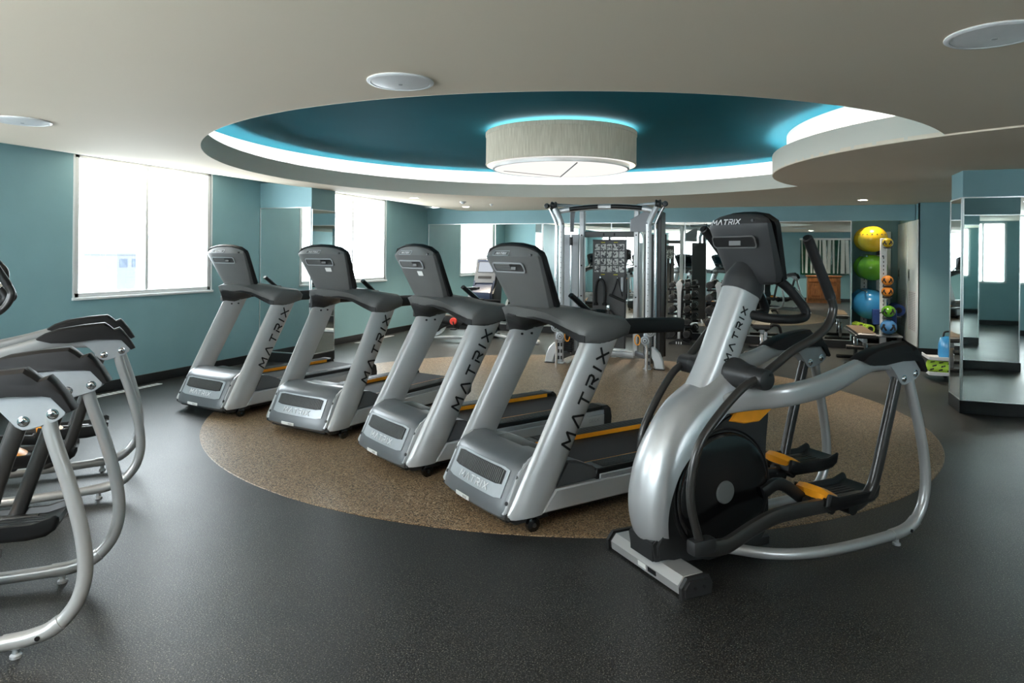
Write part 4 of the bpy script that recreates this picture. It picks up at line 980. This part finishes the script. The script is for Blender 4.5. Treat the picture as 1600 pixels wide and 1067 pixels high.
for s in (-1, 1): sweep(b, [(-.26, s*.01, .92), (-.26, s*.13, .95), (-.30, s*.20, 1.0), (-.42, s*.21, 1.06), (-.46, s*.18, 1.09)], .016, n=5, seg=10)
obj('handlebar', b, m_black, t)
b = B(); sweep(b, [(-.30, -.1, .99), (-.31, 0, 1.01), (-.30, .1, .99)], .02, n=4, seg=10); obj('bar_pad', b, m_rubber, t)
b = B(); lathe(b, [(0, 0), (.04, .004), (.045, .03), (.03, .055), (0, .06)], 18, (-.24, 0, 1.03)); obj('red_knob', b, m_red, t)
for x, w in ((-.52, .27), (.45, .26)):
    b = B(); bx(x-.03, x+.03, -w, w, .035, .085, .012, b); obj('floor_rail', b, m_white, t)
    for s in (-1, 1): b = B(); bx(x-.04, x+.04, s*w-.03, s*w+.03, 0, .09, .012, b); obj('end_foot', b, m_black, t)
b = B(); sweep(b, [(-.52, 0, .06), (0, 0, .075), (.45, 0, .06)], .03, .025, n=4, e=3.5, side=(0, 1, 0)); obj('base_spine', b, m_lite, t)
for s, z in ((-1, -.12), (1, .12)): b = B(); sweep(b, [(0, s*.17, .36), (.03, s*.17, .36+z)], .012, n=2, seg=8); bx(-.02, .08, s*.18, s*.27, .36+z-.012, .36+z+.012, .004, b); obj('pedal', b, m_black, t)

k_ = thing('console_kiosk', 'navy and grey upright console with a tilted bright screen, by the back corner', 'fitness console', (-4.86, 11.38, 0), R(2))
b = B(); prism(b, [(-.05, .06), (.25, .06), (.30, .40), (.36, .95), (.34, 1.40), (.24, 1.43), (.18, 1.40), (.06, .98), (-.12, .82), (-.14, .70), (-.06, .50)], -.215, .19, .03, 2)
for v in b.verts: v.co = Vector((v.co.y*1.0, v.co.x, v.co.z))
obj('body', b, m_navy, k_)
b = B(); prism(b, [(.0, .30), (.26, .10), (.36, .95), (.345, 1.40), (.22, 1.425), (.08, .98), (-.10, .80)], .19, .215, .008)
for v in b.verts: v.co = Vector((v.co.y, v.co.x, v.co.z))
obj('side_panel', b, m_black, k_)
V = Vector((0, .155, .42)).normalized(); O = Vector((-.012, .120, 1.185))
b = B(); plate(b, rrect(.40, .47, .03), O+V*.02, (1, 0, 0), V, .014); hd = obj('head_panel', b, m_grey, k_)
m_scr = emitter('lit_screen', (.78, .86, .95), .22)
b = B(); frame(b, .31, .215, .012, O+V*.09+Vector((0, -.0145, 0)), (1, 0, 0), V, .004, .01); obj('screen_bezel', b, m_dgrey, hd)
b = B(); plate(b, rrect(.288, .192, .006), O+V*.09+Vector((0, -.0150, 0)), (1, 0, 0), V, .003); obj('screen', b, m_scr, hd)
b = B(); plate(b, rrect(.26, .05, .01), O-V*.11+Vector((0, -.0145, 0)), (1, 0, 0), V, .004); obj('button_strip', b, m_black, hd)
b = B(); cyl(b, O+V*.225+Vector((0, -.012, 0)), O+V*.225+Vector((0, -.019, 0)), .014, seg=14); obj('emblem', b, m_white, hd)
b = B(); bx(-.25, .25, .05, .20, 0, .07, .015, b); obj('base_foot', b, m_dgrey, k_)
b = B(); sweep(b, [(.10, .10, .06), (.45, -.20, .055), (.92, -.55, .05)], .03, n=4, seg=10); obj('base_beam', b, m_tube, k_)
b = B(); bx(.62, 1.22, -.60, -.50, 0, .075, .02, b); obj('rear_stabiliser', b, m_white, k_)

# ------------------------------------------------------------------ benches
def bench(label, loc, rz, pad_mat, curved=False):
    t = thing('weight_bench', label, 'bench', loc, rz)
    L = .56
    b = B(); prism(b, [(-L, .40), (L, .40), (L+.02, .42), (L+.02, .455), (L-.01, .475), (-L+.01, .475), (-L-.02, .455), (-L-.02, .42)], -.14, .14, .025, 2)
    for v in b.verts: v.co = Vector((v.co.y, v.co.x, v.co.z))
    pd = obj('pad', b, m_dgrey, t)
    b = B(); bx(-.115, .115, -L+.01, L-.01, .472, .481, .004, b); obj('pad_top', b, pad_mat, pd)
    b = B(); bx(-.03, .03, -.45, .45, .33, .40, .008, b); obj('spine', b, m_lite, t)
    for yy in (-.42, .42):
        b = B(); bx(-.028, .028, yy-.03, yy+.03, .05, .33, .008, b); obj('post', b, m_chrome, t)
        b = B(); bx(-.26, .26, yy-.03, yy+.03, 0, .05, .012, b); obj('foot', b, m_black, t)
    if curved:
        for s in (-1, 1):
            b = B(); sweep(b, [(s*.05, -.50, .38), (s*.16, -.52, .47), (s*.24, -.50, .46), (s*.27, -.46, .36)], .022, n=6, seg=12); obj('curved_arm', b, m_black, t)
    else:
        b = B(); cyl(b, (-.24, -.48, .27), (-.02, -.48, .27), .03, seg=14); obj('roller_pad', b, m_black, t)
    return t
m_vinyl = mat('brown_vinyl', (.13, .088, .052), .6, 0, .2, var=.08, scale=12)
m_vinyl2 = mat('tan_vinyl', (.34, .30, .24), .5, 0, var=.08, scale=12)
bench('flat bench with a brown pad, in front of the ball alcove', (1.20, 10.95, 0), R(2), m_vinyl)
bench('bench with a tan top and black curved arms, seen behind the front elliptical grips', (-.10, 11.55, 0), R(-3), m_vinyl2, True)

# ------------------------------------------------------------------ ball alcove
def ball(name, label, c, r, m, grp=None, spots=False, bands=None):
    t = thing(name, label, 'ball', c, 0, grp)
    b = B(); prof = [(0, -r)]
    for k in range(1, 24):
        a = R(-90+180*k/24); rr = r*math.cos(a)
        if not bands: rr *= 1-.006*(k % 2 == 0)*(2 < k < 22)
        prof.append((rr, r*math.sin(a)*.95))
    prof.append((0, r)); prof[0] = (0, -r*.95); prof[-1] = (0, r*.95)
    lathe(b, prof, 40); obj('shell', b, m, t, ang=60)
    if spots:
        b = B()
        for k in range(18):
            a = 2*math.pi*k/18; v = Vector((math.cos(a)*.93, math.sin(a)*.93, .33)).normalized()*r*.985
            v.z *= .95; q = v.to_track_quat('Z', 'Y'); pts = [(q @ Vector((.012*math.cos(u), .012*math.sin(u), .004)))+v for u in [2*math.pi*i/8 for i in range(8)]]
            b.faces.new([b.verts.new(p) for p in pts])
        obj('print_dot', b, m_black, t, smooth=False, kind='stuff')
    if bands:
        for k in range(5):
            b = B(); a0 = k*1.26
            for kk in range(2):
                ax = Vector((math.cos(a0+kk), math.sin(a0+kk), .6 if kk else -.5)).normalized(); q = ax.to_track_quat('Z', 'Y'); N = 10
                for rr, z0 in ((r*1.012, .0),):
                    lo = []
                    for i in range(N+1):
                        u = -.5+i/N*1.0; lo.append([(q @ Vector((rr*math.cos(u)*math.cos(w), rr*math.sin(u)*math.cos(w), rr*math.sin(w)))) for w in (-.13, .13)])
                    for p0, p1 in zip(lo, lo[1:]): b.faces.new([b.verts.new(p) for p in (p0[0], p1[0], p1[1], p0[1])])
            for v in b.verts: v.co.z *= .95
            obj('seam_patch', b, bands, t, smooth=False, kind='stuff')
    return t
m_by = mat('yellow_vinyl', (.72, .46, .015), .22, 0, var=.04, coat=.3)
m_bg = mat('green_vinyl', (.13, .38, .02), .22, 0, var=.05, coat=.3)
m_bb = mat('blue_vinyl', (.045, .29, .60), .22, 0, var=.05, coat=.3)
m_bo = mat('orange_rubber', (.78, .26, .03), .5, 0, var=.06)
m_bl = mat('blue_rubber', (.07, .24, .52), .5, 0, var=.06)
m_lime = mat('lime_foam', (.45, .68, .06), .7, 0, var=.08, scale=40)
rk = thing('ball_rack', 'white upright ball storage rack in the alcove', 'rack', (1.62, 13.25, 0))
for x, y in ((.135, -.35), (.20, .55), (-.05, .55)):
    b = B(); bx(x-.05, x+.05, y-.03, y+.03, .06, 1.83 if x > 0 and y < 0 else 1.55, .008, b); p = obj('perforated_post', b, m_white, rk)
    b = B()
    for k in range(20): bx(x-.006, x+.006, y-.0325, y-.030, .25+k*.065, .28+k*.065, 0, b)
    obj('slot', b, m_dgrey, p, smooth=False, kind='stuff')
for z in (.22, .90, 1.50):
    b = B()
    for s in (-.20, .20) if z < .5 else (-.12, .12):
        cyl(b, (s, -.42, z+.03), (s, .62, z+.03), .014, seg=10)
    obj('shelf_rail', b, m_chrome, rk)
b = B(); bx(-.34, .42, -.45, .62, .185, .215, .008, b); obj('bottom_shelf', b, m_lite, rk)
for y in (-.40, .58): b = B(); bx(-.30, .40, y-.03, y+.03, .02, .07, .01, b); bx(-.30, -.24, y-.03, y+.03, 0, .185, .006, b); bx(.34, .40, y-.03, y+.03, 0, .185, .006, b); obj('rack_foot', b, m_dgrey, rk)
ball('exercise_ball', 'yellow exercise ball on the top tier of the alcove rack, front one', (1.635, 13.22, 1.825), .235, m_by, 'large exercise balls', True)
ball('exercise_ball', 'yellow exercise ball on the top tier, half hidden behind its twin', (1.62, 13.72, 1.835), .235, m_by, 'large exercise balls', True)
ball('exercise_ball', 'green exercise ball in the middle tier of the alcove rack, front one', (1.63, 13.22, 1.33), .235, m_bg, 'large exercise balls')
ball('exercise_ball', 'green exercise ball in the middle tier, half hidden behind its twin', (1.615, 13.72, 1.34), .235, m_bg, 'large exercise balls')
ball('exercise_ball', 'big blue exercise ball low in the alcove rack, front one', (1.60, 13.20, .70), .27, m_bb, 'large exercise balls')
ball('exercise_ball', 'big blue exercise ball low in the rack, half hidden behind its twin', (1.585, 13.75, .71), .26, m_bb, 'large exercise balls')
for z, m, r, lab in ((1.755, m_by, .082, 'small yellow and black medicine ball at the top of the white post'), (1.13, m_bo, .088, 'orange and black medicine ball, upper of the two orange ones'),
                     (.945, m_bo, .088, 'orange and black medicine ball, lower of the two orange ones'), (.62, m_bg, .105, 'green and black medicine ball on the right post'), (.36, m_bl, .125, 'blue and black medicine ball lowest on the right')):
    ball('medicine_ball', lab, (1.80+(.02 if r > .1 else 0), 12.77, z), r, m, 'medicine balls on the post', False, m_black)
for k, z in enumerate((1.67, 1.03, .845, .50, .24)):
    b = B(); lathe(b, [(.05, -.01), (.075, .0), (.075, .008), (.05, .0)], 20, (1.80-1.62, 12.77-13.25, z)); bx(.15, .21, -.48, -.36, z-.01, z, 0, b); obj('ball_cup', b, m_dgrey, rk)
b = B(); 
t = thing('blue_crate', 'dark blue box leaning in front of the big blue ball', 'box', (1.80, 13.02-.09, .38)); bx(-.20, .16, -.05, .05, 0, .26, .012, b); obj('body', b, mat('dark_blue_fabric', (.012, .045, .19), .7, 0, var=.15, scale=30), t)
b = B(); bx(-.08, .07, -.055, -.05, .01, .06, .002, b); obj('label_patch', b, m_sticker, t)
b = B(); sweep(b, [(-.10, -.055, .20), (0, -.07, .23), (.10, -.055, .20)], .010, n=4, seg=8); obj('handle', b, m_black, t)
t = thing('blue_mat_roll', 'dark blue rolled mat lying behind the green medicine ball', 'mat', (2.02, 13.35, .62)); b = B(); cyl(b, (0, -.25, 0), (0, .25, 0), .10, seg=24); obj('roll', b, MATS['dark_blue_fabric'], t)
b = B(); cyl(b, (0, -.252, 0), (0, -.249, 0), .05, seg=16); obj('core', b, m_black, t)
b = B(); bx(.30, .46, -.05, .40, .49, .515, .006, b); obj('mat_shelf', b, m_lite, rk)
def roller(loc, rz, label, L=.30, r=.065):
    t = thing('foam_roller', label, 'foam roller', loc, rz, 'lime foam rollers')
    b = B(); prof = [(r*.60, -L/2), (r*.96, -L/2)]
    for k in range(1, 12): prof.append((r*(1 if k % 2 else .955), -L/2+L*k/12))
    prof += [(r*.96, L/2), (r*.60, L/2)]; lathe(b, prof, 28, axis='Y'); obj('foam', b, m_lime, t)
    b = B(); lathe(b, [(0, -L/2-.002), (r*.62, -L/2-.002), (r*.62, L/2+.002), (0, L/2+.002)], 20, axis='Y'); obj('core', b, m_black, t)
    b = B()
    for k in range(9):
        a = 2*math.pi*k/9
        for q in range(3):
            y0 = -L/2+.03+q*.095+(k % 2)*.03; lo = []
            for u in (-.14, 0, .14): lo.append([(r*1.008*math.cos(a+u+.25*w), y0+w*.045, r*1.008*math.sin(a+u+.25*w)) for w in (0, 1)])
            for p0, p1 in zip(lo, lo[1:]): b.faces.new([b.verts.new(p) for p in (p0[0], p1[0], p1[1], p0[1])])
    obj('stripe', b, m_black, t, smooth=False, kind='stuff')
    return t
roller((1.50, 12.95, .31), R(20), 'lime foam roller at the front of the alcove rack below the blue ball', .34, .075)
roller((1.405, 13.06, .335), R(10), 'lime foam roller at the left end of the rack, partly hidden by another', .30, .07)
b = B(); bx(-.34, .0, -.42, -.10, .215, .232, .004, b); obj('roller_tray', b, m_white, rk)
# lockers in the side wall of the alcove
def locker(y0, y1, label):
    t = thing('locker', label, 'locker', (2.16, (y0+y1)/2, 0), 0, 'pale lockers'); w = y1-y0
    b = B(); bx(-.018, .0, -w/2+.006, w/2-.006, .105, 2.11, .003, b); d = obj('door', b, mat('locker_paint', (.78, .85, .85), .38, 0, var=.02), t)
    b = B(); bx(-.026, -.018, w/2-.22, w/2-.12, 1.13, 1.32, .006, b); h = obj('handle_plate', b, m_alu, d)
    b = B(); bx(-.030, -.026, w/2-.19, w/2-.15, 1.17, 1.29, .002, b); obj('latch', b, m_black, h)
    b = B(); bx(-.0195, -.018, -w/2+.10, w/2-.08, .32, .97, 0, b); vp = obj('vent_panel', b, m_white, d)
    b = B()
    for i in range(8):
        for k in range(22): bx(-.0202, -.0195, -w/2+.14+i*(w-.26)/8, -w/2+.165+i*(w-.26)/8, .345+k*.028, .357+k*.028, 0, b)
    obj('vent_hole', b, m_dgrey, vp, smooth=False, kind='stuff')
locker(12.26, 13.10, 'pale locker door nearest the camera beside the ball alcove'); locker(13.12, 14.06, 'pale locker door deeper in the alcove')
t = thing('door_panel', 'pale teal narrow panel leaning on the back of the alcove', 'panel', (1.97, 14.03, 0)); b = B(); bx(-.055, .055, -.02, .02, .12, 1.98, .004, b); obj('slab', b, MATS['locker_paint'], t)
b = B(); bx(-.17, -.06, .0, .03, .11, 1.99, .004, b); obj('dark_edge', b, m_black, t)
# low rack behind the right pillar
rk2 = thing('low_rack', 'low white rack with a lime roller behind the right pillar', 'rack', (2.12, 9.85, 0), 0)
for z in (.085, .27): b = B(); bx(-.30, .30, -.22, .22, z-.012, z, .004, b); bx(-.30, .30, -.225, -.215, z-.012, z+.03, .003, b); bx(-.305, -.295, -.22, .22, z-.012, z+.03, .003, b); obj('shelf', b, m_white, rk2)
for x in (-.05, .28):
    for y in (-.19, .19): b = B(); bx(x-.02, x+.02, y-.02, y+.02, 0, .45, .004, b); obj('post', b, m_dgrey, rk2)
roller((2.00, 9.80, .158), R(62), 'lime foam roller with black stripes on the low rack behind the right pillar', .34, .072)
t = thing('kettle_bag', 'bright blue weight bag on the low rack behind the right pillar', 'weight bag', (2.06, 9.82, .27)); b = B(); lathe(b, [(0, 0), (.10, .0), (.115, .04), (.11, .18), (.09, .25), (.04, .27), (0, .27)], 24); obj('bag', b, m_bb, t)
b = B(); sweep(b, [(-.06, 0, .25), (-.04, 0, .32), (.04, 0, .32), (.06, 0, .25)], .012, n=5, seg=8); obj('handle', b, m_black, t)

# ------------------------------------------------------------------ wooden cabinet and blinds behind the camera (seen in the back mirror)
def wood():
    m = bpy.data.materials.new('cherry_wood'); m.use_nodes = True; n = m.node_tree.nodes; l = m.node_tree.links; b = n['Principled BSDF']
    tc = n.new('ShaderNodeTexCoord'); mp = n.new('ShaderNodeMapping'); mp.inputs['Scale'].default_value = (14, 14, 2.2); t = n.new('ShaderNodeTexNoise'); t.inputs['Scale'].default_value = 2.5; t.inputs['Detail'].default_value = 7
    l.new(tc.outputs['Object'], mp.inputs[0]); l.new(mp.outputs[0], t.inputs['Vector']); r = n.new('ShaderNodeValToRGB')
    r.color_ramp.elements[0].color = (.20, .065, .018, 1); r.color_ramp.elements[1].color = (.44, .17, .055, 1); r.color_ramp.elements[0].position = .3; r.color_ramp.elements[1].position = .7
    l.new(t.outputs['Fac'], r.inputs[0]); l.new(r.outputs[0], b.inputs['Base Color']); b.inputs['Roughness'].default_value = .35; return m
m_wood = wood()
t = thing('wooden_cabinet', 'reddish wooden cabinet with panelled doors, reflected in the back wall mirror', 'cabinet', (1.62, .28, 0))
b = B(); bx(-.50, .50, -.25, .25, .0, .86, .004, b); bx(-.51, .51, -.26, .262, 0, .11, .006, b); obj('carcass', b, m_wood, t)
b = B(); bx(-.54, .54, -.27, .28, .86, .90, .008, b); obj('top', b, m_wood, t)
for s in (-1, 1):
    b = B(); bx(s*.015, s*.47, .25, .268, .15, .66, .003, b); d = obj('door', b, m_wood, t)
    b = B(); bx(s*.09, s*.395, .268, .276, .23, .58, .006, b); obj('raised_panel', b, m_wood, d)
    b = B(); frame(b, .455, .51, .055, (s*.2425, .268, .405), (-1, 0, 0), (0, 0, 1), .010, .004); obj('door_frame', b, m_wood, d)
    b = B(); cyl(b, (s*.05, .268, .45), (s*.05, .295, .45), .012, seg=12); obj('knob', b, m_chrome, d)
    b = B(); bx(s*.015, s*.47, .25, .268, .70, .83, .003, b); obj('drawer', b, m_wood, t)
m_blind = mat('blind_fabric', (.62, .64, .60), .7, 0, var=.03)
bl = thing('vertical_blind', 'tall white vertical blind strips over a dark green glazed screen, behind the cabinet', 'blind', (1.66, -.45, 0))
b = B(); bx(-.72, .80, -.06, -.03, .90, 2.12, .004, b); obj('green_glass', b, mat('dark_green_glass', (.008, .06, .03), .1, 0, var=.5, scale=5), bl)
for k in range(11):
    w = (.03, .07, .05, .10, .04, .11, .10, .05, .03, .12, .10)[k]; x = -.66+k*.14
    b = B(); box(b, (x, .0+.01*(k % 3), 1.53), (w, .01, 1.14), Matrix.Rotation(R((k*37) % 50-25), 3, 'Z') @ Matrix.Rotation(R((k*3) % 5-2), 3, 'Y')); obj('slat', b, m_blind, bl, smooth=False)
b = B(); bx(-.75, .83, -.03, .03, 2.10, 2.16, .006, b); obj('head_rail', b, m_white, bl)
# pale buildings across the street, seen faintly through the windows
m_far1 = mat('far_facade', (.075, .085, .10), .8, 0, 0, var=.06, scale=.6); m_far2 = mat('far_glazing', (.048, .058, .075), .6, 0, 0, var=.2, scale=.5); m_far3 = mat('far_concrete', (.078, .084, .094), .9, 0, 0, var=.05, scale=.3)
def building(label, loc, w, d, h, fl, nw, rz=0., mf=None, mg=None):
    m_far3 = mf or MATS['far_concrete']; m_far1 = m_far3; m_far2 = mg or MATS['far_glazing']
    t = thing('office_building', label, 'building', loc, rz)
    b = B(); bx(-w/2, w/2, -d/2, d/2, -8, h, .02, b); wl = obj('facade', b, m_far3, t, smooth=False)
    b = B(); bx(-w/2-.2, w/2+.2, -d/2-.2, d/2+.2, h, h+.4, 0, b); obj('roof_edge', b, m_far1, t, smooth=False)
    o0 = None
    for f_ in range(fl):
        for k in range(nw):
            if o0 is None:
                b = B(); box(b, (0, 0, 0), (.12, d/nw*.62, 1.7)); o0 = obj('window', b, m_far2, wl, smooth=False); o = o0
            else: o = o0.copy(); COL.objects.link(o)
            o.location = (w/2+.02, -d/2+(k+.5)*d/nw, h-1.8-f_*3.1)
    return t
building('faint low office block across the street, in the left pane of the first window', (-135, 110.4, 0), 10, 9.0, .75, 1, 3)
building('very faint taller building in the right pane of the first window', (-113, 105.5, 0), 10, 10.5, 4.4, 3, 4, 0, mat('far_pale_concrete', (.15, .155, .165), .9, 0, 0), mat('far_pale_glazing', (.095, .105, .125), .8, 0, 0))
# small white stickers on the back of the two middle consoles
for t in [o for o in list(COL.objects) if o.name.startswith('treadmill') and o.parent is None]:
    if 'third' in t['label'] or 'second' in t['label']:
        b = B(); plate(b, rrect(.07, .032, .003), (.265, -.08, 1.360), (0, -1, 0), (-.51, 0, 1), .002); obj('white_sticker', b, m_sticker, t, smooth=False)
